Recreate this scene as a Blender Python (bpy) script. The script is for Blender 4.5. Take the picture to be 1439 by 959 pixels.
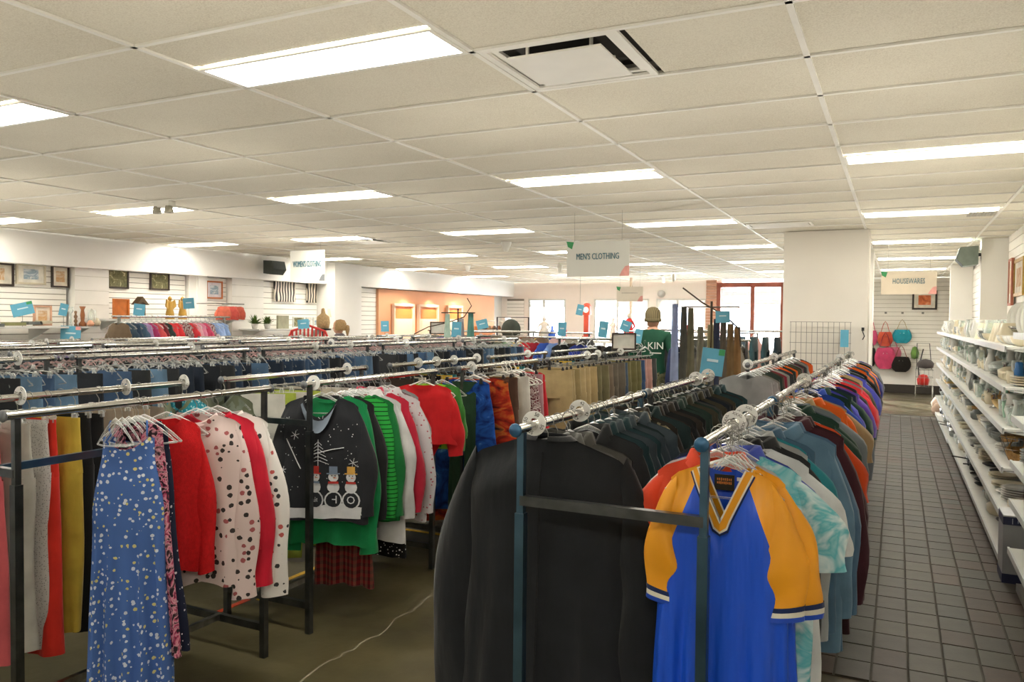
import bpy, bmesh, math, random
import numpy as np
from mathutils import Matrix, Vector
for o in list(bpy.data.objects): bpy.data.objects.remove(o)
sc = bpy.context.scene; COL = sc.collection
PI = math.pi
def lin(c):
    if isinstance(c, str):
        c = c.lstrip('#'); c = [int(c[i:i+2], 16)/255 for i in (0, 2, 4)]
    return tuple((x/12.92 if x <= .04045 else ((x+.055)/1.055)**2.4) for x in c[:3]) + (1,)
# ---------------------------------------------------------------- camera
YAW, PITCH, ROLL, FPX = .453373, -.0277, .01011, 1111.08
cam = bpy.data.cameras.new('camera'); co = bpy.data.objects.new('camera', cam); COL.objects.link(co)
cam.sensor_width = 36; cam.sensor_fit = 'HORIZONTAL'; cam.lens = FPX*36/1439; cam.clip_start = .02; cam.clip_end = 200
F = Vector((-math.sin(YAW)*math.cos(PITCH), math.cos(YAW)*math.cos(PITCH), math.sin(PITCH)))
R0 = Vector((math.cos(YAW), math.sin(YAW), 0)); U0 = R0.cross(F)
RR = R0*math.cos(ROLL)+U0*math.sin(ROLL); UU = -R0*math.sin(ROLL)+U0*math.cos(ROLL)
M = Matrix((RR, UU, -F)).transposed().to_4x4(); M.translation = Vector((0, 0, 1.656)); co.matrix_world = M
sc.camera = co
# ---------------------------------------------------------------- world, exposure
sc.view_settings.view_transform = 'Standard'; sc.view_settings.look = 'None'
sc.view_settings.gamma = 1; sc.view_settings.use_curve_mapping = False
sc.view_settings.exposure = 1.25
LIGHT = 13
UP = 12.5
for ux in (-7.9, -6.6, -4.2, -1.9, 0):  # added upward spots at rail height, no fixtures there; stand in for ceiling bounce
    for uy in (-.6, 1.6, 3.9, 6.2, 8.5, 11, 13.5, 16, 18.6):
        u_ = bpy.data.lights.new('added_bounce_fill', 'SPOT'); u_.energy = UP; u_.spot_size = 2.7; u_.spot_blend = .6; u_.color = (1, .93, .80); u_.shadow_soft_size = 0
        uo = bpy.data.objects.new('added_bounce_fill', u_); COL.objects.link(uo); uo.location = (ux, uy, 1.55); uo.rotation_euler = (PI, 0, 0)
w = bpy.data.worlds.new('world'); sc.world = w; w.use_nodes = True
bg = w.node_tree.nodes['Background']; bg.inputs[0].default_value = (.86, .93, 1, 1); bg.inputs[1].default_value = 12
sun = bpy.data.lights.new('sun', 'SUN'); sun.energy = 9; sun.angle = .01; sun.color = (1, .93, .82)
so = bpy.data.objects.new('sun', sun); COL.objects.link(so)
so.rotation_euler = Vector((-.6, .8, .40)).to_track_quat('Z', 'Y').to_euler()
# ---------------------------------------------------------------- materials
MATS = {}
def nmat(name):
    m = bpy.data.materials.new(name); m.use_nodes = True
    nt = m.node_tree; b = nt.nodes['Principled BSDF']
    return m, nt, b
def L(nt, a, b): nt.links.new(a, b)
def coord(nt, kind='Object', scale=(1, 1, 1)):
    t = nt.nodes.new('ShaderNodeTexCoord'); mp = nt.nodes.new('ShaderNodeMapping'); mp.inputs['Scale'].default_value = scale
    L(nt, t.outputs[kind], mp.inputs[0]); return mp.outputs[0]
def ramp(nt, fac, stops, const=False):
    r = nt.nodes.new('ShaderNodeValToRGB'); L(nt, fac, r.inputs[0])
    if const: r.color_ramp.interpolation = 'CONSTANT'
    e = r.color_ramp.elements
    while len(e) < len(stops): e.new(.5)
    for q, (p, c) in zip(e, stops): q.position = p; q.color = lin(c) if isinstance(c, str) else c
    return r.outputs[0]
def noise(nt, vec, scale, detail=3):
    n = nt.nodes.new('ShaderNodeTexNoise'); n.inputs['Scale'].default_value = scale; n.inputs['Detail'].default_value = detail
    L(nt, vec, n.inputs['Vector']); return n.outputs['Fac']
def bump(nt, b, h, strength=.3, dist=.01):
    n = nt.nodes.new('ShaderNodeBump'); n.inputs['Strength'].default_value = strength; n.inputs['Distance'].default_value = dist
    L(nt, h, n.inputs['Height']); L(nt, n.outputs[0], b.inputs['Normal'])
def shade(c, k):
    c = lin(c) if isinstance(c, str) else c
    return tuple(min(1, x*k) for x in c[:3])+(1,)
def plain(name, c, rough=.5, metal=0, var=.12, scale=12, spec=.5, bmp=0):
    if name in MATS: return MATS[name]
    m, nt, b = nmat(name)
    v = coord(nt); n = noise(nt, v, scale)
    L(nt, ramp(nt, n, [(.3, shade(c, 1-var)), (.7, shade(c, 1+var))]), b.inputs['Base Color'])
    b.inputs['Roughness'].default_value = rough; b.inputs['Metallic'].default_value = metal
    b.inputs['Specular IOR Level'].default_value = spec
    if bmp: bump(nt, b, noise(nt, v, scale*6), bmp, .004)
    MATS[name] = m; return m
def fabric(c, rough=.9):
    k = 'fabric_'+c.lstrip('#')
    if k in MATS: return MATS[k]
    m, nt, b = nmat(k); v = coord(nt)
    n = noise(nt, v, 9, 4)
    L(nt, ramp(nt, n, [(.3, shade(c, .86)), (.7, shade(c, 1.14))]), b.inputs['Base Color'])
    b.inputs['Roughness'].default_value = rough; b.inputs['Specular IOR Level'].default_value = .25
    b.inputs['Sheen Weight'].default_value = .15
    wv = coord(nt, 'Object', (9, 9, 2.2)); wr_ = noise(nt, wv, 1, 3)
    n1 = nt.nodes.new('ShaderNodeBump'); n1.inputs['Strength'].default_value = .45; n1.inputs['Distance'].default_value = .035; L(nt, wr_, n1.inputs['Height'])
    n2 = nt.nodes.new('ShaderNodeBump'); n2.inputs['Strength'].default_value = .25; n2.inputs['Distance'].default_value = .002; L(nt, noise(nt, v, 260, 1), n2.inputs['Height'])
    L(nt, n1.outputs[0], n2.inputs['Normal']); L(nt, n2.outputs[0], b.inputs['Normal'])
    MATS[k] = m; return m
def emis(name, c, s):
    if name in MATS: return MATS[name]
    m, nt, b = nmat(name); b.inputs['Base Color'].default_value = (1, 1, 1, 1)
    b.inputs['Emission Color'].default_value = lin(c); b.inputs['Emission Strength'].default_value = s
    MATS[name] = m; return m
def clearmat(name, c=(.93, .97, .95, 1), dens=.25, rough=.06):
    if name in MATS: return MATS[name]
    m, nt, b = nmat(name); out = nt.nodes['Material Output']
    tr = nt.nodes.new('ShaderNodeBsdfTransparent'); tr.inputs[0].default_value = c
    b.inputs['Base Color'].default_value = c; b.inputs['Roughness'].default_value = rough
    b.inputs['Specular IOR Level'].default_value = 1
    lw = nt.nodes.new('ShaderNodeLayerWeight'); lw.inputs[0].default_value = .35
    ma = nt.nodes.new('ShaderNodeMath'); ma.operation = 'MULTIPLY_ADD'; ma.inputs[1].default_value = .75; ma.inputs[2].default_value = dens
    L(nt, lw.outputs['Facing'], ma.inputs[0])
    mx = nt.nodes.new('ShaderNodeMixShader'); L(nt, ma.outputs[0], mx.inputs[0]); L(nt, tr.outputs[0], mx.inputs[1]); L(nt, b.outputs[0], mx.inputs[2])
    L(nt, mx.outputs[0], out.inputs[0]); MATS[name] = m; return m
# ---------------------------------------------------------------- mesh building
class MB:
    def __init__(s): s.v = []; s.f = []; s.sm = []; s.mi = []
    def add(s, vs, fs, smooth=False, mi=0):
        k = len(s.v); s.v += [tuple(map(float, q)) for q in vs]; s.f += [tuple(i+k for i in f) for f in fs]; s.sm += [smooth]*len(fs); s.mi += [mi]*len(fs); return s
    def box(s, c, d, rz=0, rx=0, ry=0, mi=0):
        m = Matrix.Rotation(rz, 3, 'Z') @ Matrix.Rotation(ry, 3, 'Y') @ Matrix.Rotation(rx, 3, 'X')
        vs = []
        for z in (-.5, .5):
            for x, y in ((-.5, -.5), (.5, -.5), (.5, .5), (-.5, .5)):
                p = m @ Vector((x*d[0], y*d[1], z*d[2])); vs.append((p.x+c[0], p.y+c[1], p.z+c[2]))
        return s.add(vs, [(3, 2, 1, 0), (4, 5, 6, 7), (0, 1, 5, 4), (1, 2, 6, 5), (2, 3, 7, 6), (3, 0, 4, 7)], mi=mi)
    def bar(s, a, b, w, h=None, mi=0):
        a, b = Vector(a), Vector(b); h = h or w; t = (b-a).normalized()
        up = Vector((0, 0, 1)) if abs(t.z) < .9 else Vector((0, 1, 0))
        x = t.cross(up).normalized()*w/2; y = x.cross(t).normalized()*h/2
        vs = [p+i*x+j*y for p in (a, b) for i, j in ((-1, -1), (1, -1), (1, 1), (-1, 1))]
        return s.add(vs, [(0, 1, 2, 3), (7, 6, 5, 4), (4, 5, 1, 0), (5, 6, 2, 1), (6, 7, 3, 2), (7, 4, 0, 3)], mi=mi)
    def tube(s, pts, r, n=8, cap=True, mi=0):
        pts = [Vector(p) for p in pts]; k = len(pts); rs = r if isinstance(r, (list, tuple)) else [r]*k
        ref = Vector((0, 0, 1)); vs = []; fs = []
        t0 = (pts[1]-pts[0]).normalized()
        if abs(t0.z) > .9: ref = Vector((0, 1, 0))
        for i, p in enumerate(pts):
            t = (pts[min(i+1, k-1)]-pts[max(i-1, 0)]).normalized()
            x = ref-t*ref.dot(t)
            x = x.normalized() if x.length > 1e-4 else Vector((1, 0, 0)); ref = x; y = t.cross(x)
            vs += [p+(x*math.cos(a)+y*math.sin(a))*rs[i] for a in [2*PI*j/n for j in range(n)]]
        for i in range(k-1):
            for j in range(n): fs.append((i*n+j, i*n+(j+1) % n, (i+1)*n+(j+1) % n, (i+1)*n+j))
        s.add(vs, fs, True, mi)
        if cap: s.add(vs[:n], [tuple(range(n))[::-1]], False, mi); s.add(vs[-n:], [tuple(range(n))], False, mi)
        return s
    def lathe(s, prof, n=14, c=(0, 0, 0), sx=1, sy=1, mi=0, axis='z'):
        vs = []; fs = []
        for r, z in prof:
            for j in range(n):
                a = 2*PI*j/n; p = (r*math.cos(a)*sx, r*math.sin(a)*sy, z)
                if axis == 'y': p = (p[0], p[2], p[1])
                if axis == 'x': p = (p[2], p[0], p[1])
                vs.append((p[0]+c[0], p[1]+c[1], p[2]+c[2]))
        for i in range(len(prof)-1):
            for j in range(n): fs.append((i*n+j, i*n+(j+1) % n, (i+1)*n+(j+1) % n, (i+1)*n+j))
        return s.add(vs, fs, True, mi)
    def disc(s, c, r, n=24, axis='y', mi=0):
        vs = []
        for j in range(n):
            a = 2*PI*j/n; q = (r*math.cos(a), r*math.sin(a))
            vs.append({'y': (c[0]+q[0], c[1], c[2]+q[1]), 'z': (c[0]+q[0], c[1]+q[1], c[2]), 'x': (c[0], c[1]+q[0], c[2]+q[1])}[axis])
        return s.add(vs, [tuple(range(n))], False, mi)
    def poly(s, pts, mi=0): return s.add(pts, [tuple(range(len(pts)))], False, mi)
    def prism(s, pts2, y0, y1, mi=0):
        n = len(pts2); vs = [(x, y0, z) for x, z in pts2]+[(x, y1, z) for x, z in pts2]
        return s.add(vs, [tuple(range(n)), tuple(range(n, 2*n))[::-1]]+[(i, i+n, (i+1) % n+n, (i+1) % n) for i in range(n)], False, mi)
    def grid(s, P, closed=False, smooth=True, mi=0):
        P = np.asarray(P); a, b = P.shape[:2]; fs = []
        for i in range(a-1):
            for j in range(b if closed else b-1): fs.append((i*b+j, i*b+(j+1) % b, (i+1)*b+(j+1) % b, (i+1)*b+j))
        return s.add(P.reshape(-1, 3), fs, smooth, mi)
    def mesh(s, name):
        me = bpy.data.meshes.new(name); me.from_pydata(s.v, [], s.f); me.polygons.foreach_set('use_smooth', s.sm)
        if any(s.mi): me.polygons.foreach_set('material_index', s.mi)
        me.update(); return me
    def build(s, name, mat, parent=None, loc=(0, 0, 0), rz=0):
        return inst(s.mesh(name), name, mat, parent, loc, rz)
def inst(me, name, mat, parent=None, loc=(0, 0, 0), rz=0, rot=None):
    o = bpy.data.objects.new(name, me); COL.objects.link(o)
    mats = mat if isinstance(mat, (list, tuple)) else [mat]
    if len(me.materials) == 0:
        for m in mats: me.materials.append(m)
    else:
        for i, m in enumerate(mats):
            if me.materials[i] != m: o.material_slots[i].link = 'OBJECT'; o.material_slots[i].material = m
    o.location = loc; o.rotation_euler = rot if rot else (0, 0, rz)
    if parent: o.parent = parent
    return o
def tag(o, label, cat, group=None, kind=None):
    if label: o['label'] = label
    if cat: o['category'] = cat
    if group: o['group'] = group
    if kind: o['kind'] = kind
    return o
def thing(name, label, cat, loc=(0, 0, 0), rz=0, group=None):
    o = bpy.data.objects.new(name, None); COL.objects.link(o); o.empty_display_size = .1
    o.location = loc; o.rotation_euler = (0, 0, rz); return tag(o, label, cat, group)
def struct(o): o['kind'] = 'structure'; return o
def stuff(o): o['kind'] = 'stuff'; return o
def text(name, body, size, mat, parent, loc, rot=(PI/2, 0, 0), depth=.0006, align='CENTER', sx=1):
    cu = bpy.data.curves.new(name, 'FONT'); cu.body = body; cu.size = size; cu.align_x = align; cu.align_y = 'CENTER'; cu.extrude = depth; cu.resolution_u = 2
    o = bpy.data.objects.new(name, cu); dg = bpy.context.evaluated_depsgraph_get()
    COL.objects.link(o); dg.update(); me = bpy.data.meshes.new_from_object(o.evaluated_get(dg)); COL.objects.unlink(o)
    bpy.data.objects.remove(o)
    me.materials.clear(); r = inst(me, name, mat, parent, loc, 0, rot); r.scale = (sx, 1, 1); return r
def dup(root, loc, rz=0, label=None, group=None):
    r = root.copy(); COL.objects.link(r); r.location = loc; r.rotation_euler = (0, 0, rz)
    if label: r['label'] = label
    if group: r['group'] = group
    for ch in list(root.children):
        c = ch.copy(); COL.objects.link(c); c.parent = r
        for g in list(ch.children):
            d = g.copy(); COL.objects.link(d); d.parent = c
    return r
ORD = ['nearest', 'second', 'third', 'fourth', 'fifth', 'sixth', 'seventh', 'eighth', 'ninth', 'tenth', 'eleventh', 'twelfth', 'thirteenth', 'fourteenth', 'fifteenth', 'sixteenth', 'seventeenth', 'eighteenth', 'nineteenth']
TENS = {20: 'twent', 30: 'thirt', 40: 'fort', 50: 'fift', 60: 'sixt', 70: 'sevent', 80: 'eight', 90: 'ninet'}
def ordinal(i):      # 0-based -> 'nearest', 'second', ...
    n = i+1
    if n < 20: return ORD[i]
    if n >= 100: return 'hundred and '+(ordinal(i-100) if n > 101 else 'first')
    t = n//10*10; return TENS[t]+'ieth' if n == t else TENS[t]+'y-'+(['first']+ORD[1:])[n-t-1]
# shared materials
chrome = plain('chrome', '#c8c8c4', .16, 1, .06, 20)
steel = plain('worn_steel', '#8d8d88', .3, 1, .2, 30)
gunmetal = plain('gunmetal', '#5b5e60', .35, 1, .25, 14)
white_paint = plain('white_paint', '#e4e0d6', .6, 0, .03, 3)
white_plastic = plain('white_plastic', '#e9e7e0', .4, 0, .03, 8)
black_plastic = plain('black_plastic', '#1c1d1f', .45, 0, .2, 8)
shelf_white = plain('shelf_white', '#dfe0dc', .4, 0, .04, 6)
clear_plastic = clearmat('clear_plastic', (.95, .97, .97, 1), .12, .08)
glass = clearmat('clear_glass', (.93, .97, .95, 1), .16, .04)
ink = plain('black_ink', '#202124', .6)
blue_card = plain('blue_card', '#62acc9', .5, 0, .05)
wood = plain('warm_wood', '#9a5f36', .5, 0, .25, 14)
# ================================================================ SETTING
ZC = 2.74; XL = -10.2; XR = 1.24; YB = 21.0; YF = -2.6; GX = -.354; GY = 3.446
m, nt, b = nmat('ceiling_tile'); v = coord(nt)
n1 = noise(nt, v, 170, 2); n2 = noise(nt, v, 1.3, 2)
mxn = nt.nodes.new('ShaderNodeMath'); mxn.operation = 'MULTIPLY_ADD'; L(nt, n2, mxn.inputs[0]); mxn.inputs[1].default_value = .5; L(nt, n1, mxn.inputs[2])
L(nt, ramp(nt, mxn.outputs[0], [(.45, '#c8c1b0'), (.85, '#dfdacb')]), b.inputs['Base Color']); b.inputs['Roughness'].default_value = .95; bump(nt, b, n1, .5, .004); tile_mat = m
concrete_m, nt, b = nmat('polished_concrete'); v = coord(nt)
L(nt, ramp(nt, noise(nt, v, 1.6, 6), [(.3, '#3d3824'), (.5, '#4e4830'), (.72, '#625a40')]), b.inputs['Base Color'])
L(nt, ramp(nt, noise(nt, v, 3, 4), [(.3, (.28,)*3+(1,)), (.7, (.5,)*3+(1,))]), b.inputs['Roughness'])
bump(nt, b, noise(nt, v, 30, 4), .08, .01)
grout = plain('dark_grout', '#3a352b', .8, 0, .2, 20)
ft = []
for i, c in enumerate(('#35332a', '#3b382d', '#32322a', '#3e3a2f', '#36322a')):
    ft.append(plain('quarry_tile_'+'abcde'[i], c, .5, 0, .16, 9, .35, .1))
fr = [plain('red_quarry_tile_'+'ab'[i], c, .5, 0, .18, 9, .35, .1) for i, c in enumerate(('#3e3025', '#372b22'))]
# floor
fl = struct(MB().box((-4.6, 9.2, -.06), (12.2, 24.2, .1)).build('floor', concrete_m))
TX0 = -.394; TW = .158; TD = .2135; TY0 = 3.98; NTR = 56; NTC = 10
MB().box((TX0+TW*NTC/2, TY0+TD*NTR/2, -.0095), (TW*NTC, TD*NTR, .004)).build('tile_grout', grout, fl)
tm = MB().box((0, 0, 0), (TW-.012, TD-.01, .01)).mesh('floor_tile'); random.seed(3)
tiles = [(r, c) for r in range(NTR) for c in range(7)]
far = MB()
for k, (r, c) in enumerate(tiles + [(r, c) for r in range(NTR) for c in (7, 8, 9)]):
    p = (TX0+TW*(c+.5), TY0+TD*(r+.5), -.0045+random.uniform(-.0008, .0008))
    if k < 294: inst(tm, 'floor_tile', random.choice(fr if (c == 0 or c > 4 and random.random() < .7 or random.random() < .04) else ft), fl, p)
    else: far.box(p, (TW-.012, TD-.01, .01), mi=random.randint(0, 3))
stuff(far.build('floor_tiling', [ft[0], ft[1], ft[3], fr[0]], fl))
yel = plain('yellow_tape', '#d8a90c', .5, 0, .18, 30); red_t = plain('red_tape', '#c2431f', .5, 0, .2, 30)
tag(MB().box((-.39, 4.66, .002), (.05, 1.4, .022)).build('floor_strip', yel), 'raised yellow safety strip along the edge of the tiled aisle', 'floor strip')
tag(MB().box((-3.44, 3.99, -.0085), (.035, 1.0, .003)).build('floor_tape', yel), 'left one of two parallel yellow floor tapes under the racks', 'floor tape', 'yellow floor tapes')
tag(MB().box((-3.34, 3.99, -.0085), (.035, 1.0, .003)).build('floor_tape', yel), 'right one of two parallel yellow floor tapes under the racks', 'floor tape', 'yellow floor tapes')
tag(MB().box((-3.40, 3.36, -.0085), (.035, .22, .003)).build('floor_tape', red_t), 'short orange red floor tape ahead of the yellow tapes', 'floor tape')
tag(MB().box((-3.1, 5.2, -.0085), (.7, .035, .003)).build('floor_tape', yel), 'yellow floor tape crossing beneath the rack behind the red shirt', 'floor tape')
crk = MB(); cp = plain('cement_filler', '#7a735f', .8)
random.seed(8); px_, py_ = -2.25, 2.0
pts = []
for i in range(34): pts.append((px_, py_)); px_ += random.uniform(-.012, .05)-.02; py_ += random.uniform(.03, .09)
for i in range(33):
    (a, b_), (c, d) = pts[i], pts[i+1]; w_ = .004+.004*random.random(); crk.poly([(a-w_, b_, -.0092), (a+w_, b_, -.0092), (c+w_, d, -.0092), (c-w_, d, -.0092)])
crk.build('floor_crack', cp, fl)
# ceiling
ce = struct(MB().box((-4.48, 9.2, 2.86), (11.9, 23.9, .1)).build('ceiling', white_paint))
cols = [(-9, XL, GX-1.22*8)]+[(c, GX+1.22*c, GX+1.22*(c+1)) for c in range(-8, 1)]+[(1, GX+1.22, XR)]
j0 = math.ceil((YF-GY)/.61); j1 = math.floor((YB-GY)/.61)
edges = [YF]+[GY+.61*j for j in range(j0, j1+1)]+[YB]
LIT = set(); lights = []
for k in range(-1, 7):
    for c in (0, -2, -4, -6, -8):
        if k == -1 and c < -4: continue
        if k == 0 and c == 0: continue
        yf = 2.836+3.05*k
        if yf < YF+.5 or yf > YB-.3: continue
        lights.append((c, yf)); LIT.add((c, round(yf-.61, 2)))
VENT = {(-1, 2.84): 1, (-6, 8.94): 1, (-1, 8.94): 2, (0, 8.94): 0}
tees = MB(); ctile = []
COLX = {}
for c, x0, x1 in cols:
    COLX[c] = (x0, x1)
    tees.box((x1, (YF+YB)/2, ZC+.002), (.024, YB-YF, .012)) if x1 < XR-.01 else None
    for y0, y1 in zip(edges[:-1], edges[1:]):
        if x0 > -.9 and 10.1 < y0 < 10: continue
        if (c, round(y0, 2)) in LIT: ctile.append((x0, x1, y0, y1-.30, c))
        elif VENT.get((c, round(y0, 2))) == 1: ctile.append((x0+.62, x1, y0, y1, c)) if c == -1 else ctile.append((x0, x1-.62, y0, y1, c))
        else: ctile.append((x0, x1, y0, y1, c))
for y in edges[1:-1]: tees.box(((XL+XR)/2, y, ZC+.001), (XR-XL, .022, .01))
tees.build('ceiling_grid', white_plastic, ce)
ctile.sort(key=lambda q: (q[3] < 1.4 and 1 or 0)*100+math.hypot(q[0]+q[1], q[2]+q[3]))
tmesh = {}; rest = MB()
for i, (x0, x1, y0, y1, c) in enumerate(ctile):
    d = (round(x1-x0-.02, 3), round(y1-y0-.018, 3), .016); p = ((x0+x1)/2, (y0+y1)/2, ZC+.0145)
    if i < 298:
        if d not in tmesh: tmesh[d] = MB().box((0, 0, 0), d).mesh('ceiling_tile')
        inst(tmesh[d], 'ceiling_tile', tile_mat, ce, p)
    else: rest.box(p, d)
stuff(rest.build('ceiling_tiling', tile_mat, ce))
# light fixtures
lampm = emis('lamp_diffuser', '#fff8ea', LIGHT)
fm = MB()
for sx in (-1, 1): fm.box((sx*.588, 0, -.002), (.022, .292, .012))
for sy in (-1, 1): fm.box((0, sy*.137, -.002), (1.16, .018, .012))
fm = fm.mesh('frame'); dm = MB().box((0, 0, .004), (1.154, .256, .006)).mesh('diffuser')
rowname = ['just behind the camera', 'nearest row', 'second row', 'third row', 'fourth row', 'fifth row', 'sixth row']
colname = {0: 'over the tiled aisle', -2: 'right of the middle', -4: 'in the middle column', -6: 'left of the middle', -8: 'beside the left wall'}
for c, yf in lights:
    k = round((yf-2.836)/3.05)+1
    t = thing('ceiling_light', 'slim white ceiling light panel, %s, %s' % (rowname[k], colname[c]), 'ceiling light', ((COLX[c][0]+COLX[c][1])/2, yf-.152, ZC), 0, 'ceiling light panels')
    inst(fm, 'frame', white_plastic, t); inst(dm, 'diffuser', lampm, t)
# vents
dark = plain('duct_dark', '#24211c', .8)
def diffuser_vent(label, x, y, s=.28):
    t = thing('air_diffuser', label, 'air vent', (x, y, ZC))
    g = MB()
    for k, (a, h) in enumerate(((s, .004), (s*.88, .018))):
        for sx in (-1, 1): g.box((sx*a, 0, h), (.03, 2*a+.03, .012)).box((0, sx*a, h), (2*a-.03, .03, .012))
    g.build('frame', white_plastic, t)
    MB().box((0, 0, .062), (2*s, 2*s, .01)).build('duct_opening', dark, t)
    MB().box((0, 0, -.012), (s*1.45, s*1.45, .008)).build('deflector_plate', white_plastic, t)
    for sx in (-1, 1):
        for sy in (-1, 1): MB().bar((sx*s*.5, sy*s*.5, -.01), (sx*s*.5, sy*s*.5, .06), .012).build('bracket', white_plastic, t)
diffuser_vent('large square air diffuser with a dropped plate beside the nearest light', -1.574+.31, 2.836+.305)
diffuser_vent('square air diffuser by the light above the womens clothing sign', GX-1.22*5-.31, 8.936+.305)
t = thing('air_grille', 'long air grille in the ceiling before the white column', 'air vent', (-1.2, 9.23, ZC))
g = MB()
for i in range(7): g.box((0, -.12+i*.04, -.005), (.6, .012, .012), rx=.5)
g.build('louvre', white_plastic, t); MB().box((0, 0, -.002), (.64, .3, .006)).build('backing', plain('vent_grey', '#a8a294', .6), t)
g = MB()
for sx in (-1, 1): g.box((sx*.33, 0, -.006), (.02, .32, .014)).box((0, sx*.15, -.006), (.64, .02, .014))
g.build('frame', white_plastic, t)
for x, y, lab in ((.72, 8.99, 'small grey return grille beside the aisle light, nearer one'), (.72, 15.2, 'small grey return grille beside the aisle light, farther one')):
    t = thing('air_grille', lab, 'air vent', (x, y, ZC)); MB().box((0, 0, -.004), (.24, .36, .01)).build('frame', plain('vent_grey', '#a8a294', .6), t)
    g = MB()
    for i in range(8): g.box((-.09+i*.026, 0, -.011), (.006, .32, .006))
    g.build('louvre', steel, t)
# walls
wallm = plain('wall_paint', '#f5f3ee', .75, 0, .02, 2)
m, nt, b = nmat('painted_block'); v = coord(nt); br = nt.nodes.new('ShaderNodeTexBrick')
blockm = plain('painted_block_wall', '#f3f1eb', .7, 0, .03, 3, .5, .2)
def slat_panel(name, axis, a0, a1, z0, z1, at, face, pitch=.1, parent=None, single=False, mat=None, groove='#8a8478'):
    """boards with recessed grooves; axis 'y': the panel runs along y on plane x=at facing `face`; axis 'x' likewise"""
    mat = mat or plain('slatwall_white', '#f7f4ec', .5, 0, .02, 3)
    Lh = (a0+a1)/2; W = a1-a0; n = round((z1-z0)/pitch); bk = MB(); sl = MB()
    gm = plain('groove_'+groove[1:], groove, .8)
    bd = (at, Lh, (z0+z1)/2), (.006, W, z1-z0)
    if axis == 'x': bd = (Lh, at, (z0+z1)/2), (W, .006, z1-z0)
    bk.box(*bd); bk.build('slatwall_backing', gm, parent)
    if single:
        me = MB().box((0, 0, 0), (.014, W, pitch-.009) if axis == 'y' else (W, .014, pitch-.009)).mesh('slat')
    for i in range(n):
        z = z0+pitch*(i+.5); c = (at+face*.01, Lh, z) if axis == 'y' else (Lh, at+face*.01, z)
        if single: inst(me, 'slat', mat, parent, c)
        else: sl.box(c, (.014, W, pitch-.009) if axis == 'y' else (W, .014, pitch-.009))
    if not single: stuff(sl.build('slat_boards', mat, parent))
wl = struct(MB().box((XL-.45, 9.2, 1.35), (.1, 23.9, 2.9)).build('wall_left', blockm))
MB().box((XL-.2, 9.2, 2.53), (.4, 23.7, .43)).build('soffit', wallm, wl)
XW = XL-.2
for y0, y1 in ((7.25, 7.78), (9.27, 9.42), (9.42, 9.60), (10.15, 10.9)):
    MB().box((XW-.06 if y0 != 9.27 else XW-.1, (y0+y1)/2, 1.16), (.28, y1-y0, 2.32)).build('pilaster', blockm, wl)
bj = MB()
for z in [.2*i for i in range(1, 12)]:
    bj.box((XW+.081, 7.515, z), (.003, .53, .006)).box((XW+.081, 10.52, z), (.003, .75, .006))
bj.build('mortar_joint', plain('pale_joint', '#c9c5ba', .8), wl)
slat_panel('p', 'y', 3.0, 7.2, 1.0, 2.3, XW-.05, 1, .078, wl)
slat_panel('p', 'y', 7.83, 9.25, .9, 2.3, XW-.05, 1, .078, wl)
slat_panel('p', 'y', 9.62, 10.13, .9, 2.3, XW-.05, 1, .078, wl)
slat_panel('p', 'y', 10.95, 12.5, .9, 2.3, XW-.05, 1, .1, wl)
pl = MB().box((XL-.1, 12.95, 1.37), (.6, .86, 2.74)); struct(pl.build('trim_1', wallm))
slat_panel('p', 'y', 13.45, 14.5, .5, 2.3, XW-.05, 1, .1, wl)
# peach fitting-room alcove
peach = plain('peach_wall', '#e9ab82', .7, 0, .03, 2); peach2 = plain('orange_band', '#cf7c3c', .7, 0, .05, 2); cream_d = plain('cream_panel', '#f0d3b8', .6, 0, .02)
MB().box((XW-.02, 17.3, 1.15), (.1, 5.6, 2.3)).build('peach_wall', peach, wl)
MB().box((XW+.035, 19.4, .75), (.02, 1.5, 1.4)).build('orange_band', peach2, wl)
for y0, y1 in ((15.0, 15.8), (16.05, 16.9), (17.4, 18.1)):
    t = thing('fitting_room', 'cream fitting room partition under a spotlight, %s' % {15.0: 'nearest of three', 16.05: 'middle of three', 17.4: 'farthest of three'}[y0], 'partition', (XW+.05, (y0+y1)/2, 0))
    w_ = y1-y0; MB().box((.05, 0, .82), (.03, w_-.08, 1.64)).build('door', cream_d, t)
    g = MB()
    for s_ in (-1, 1): g.box((.04, s_*w_/2, .97), (.07, .05, 1.94))
    g.box((.04, 0, 1.96), (.07, w_+.05, .06)); g.build('door_frame', cream_d, t)
    MB().box((.03, 0, 1.76), (.02, w_-.1, .22)).build('opening', peach2, t)
for y in (15.5, 16.6, 17.8):
    s_ = bpy.data.lights.new('alcove_spot', 'SPOT'); s_.energy = 32; s_.spot_size = 1.3; s_.spot_blend = .7; s_.color = (1, .78, .55); s_.shadow_soft_size = .05
    o = bpy.data.objects.new('alcove_spot', s_); COL.objects.link(o); o.location = (XW+.55, y, 2.28); o.rotation_euler = (0, -.35, 0)
    o.rotation_euler = (Vector((XW+.55, y, 2.28))-Vector((XW, y, 1.5))).to_track_quat('Z', 'Y').to_euler()
# right wall
wr = struct(MB().box((XR+.06, 9.2, 1.35), (.1, 23.9, 2.9)).build('wall_right', wallm))
slat_panel('p', 'y', 4.6, 11.55, 1.45, 2.72, XR, -1, .11, wr, True)
slat_panel('p', 'y', 11.95, 20.9, 1.0, 2.66, XR, -1, .11, wr)
struct(MB().box((1.09, 11.77, 1.37), (.3, .2, 2.74)).build('trim_2', wallm))
struct(MB().box((1.05, 16.9, 1.37), (.36, .3, 2.74)).build('trim_3', wallm))
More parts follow.
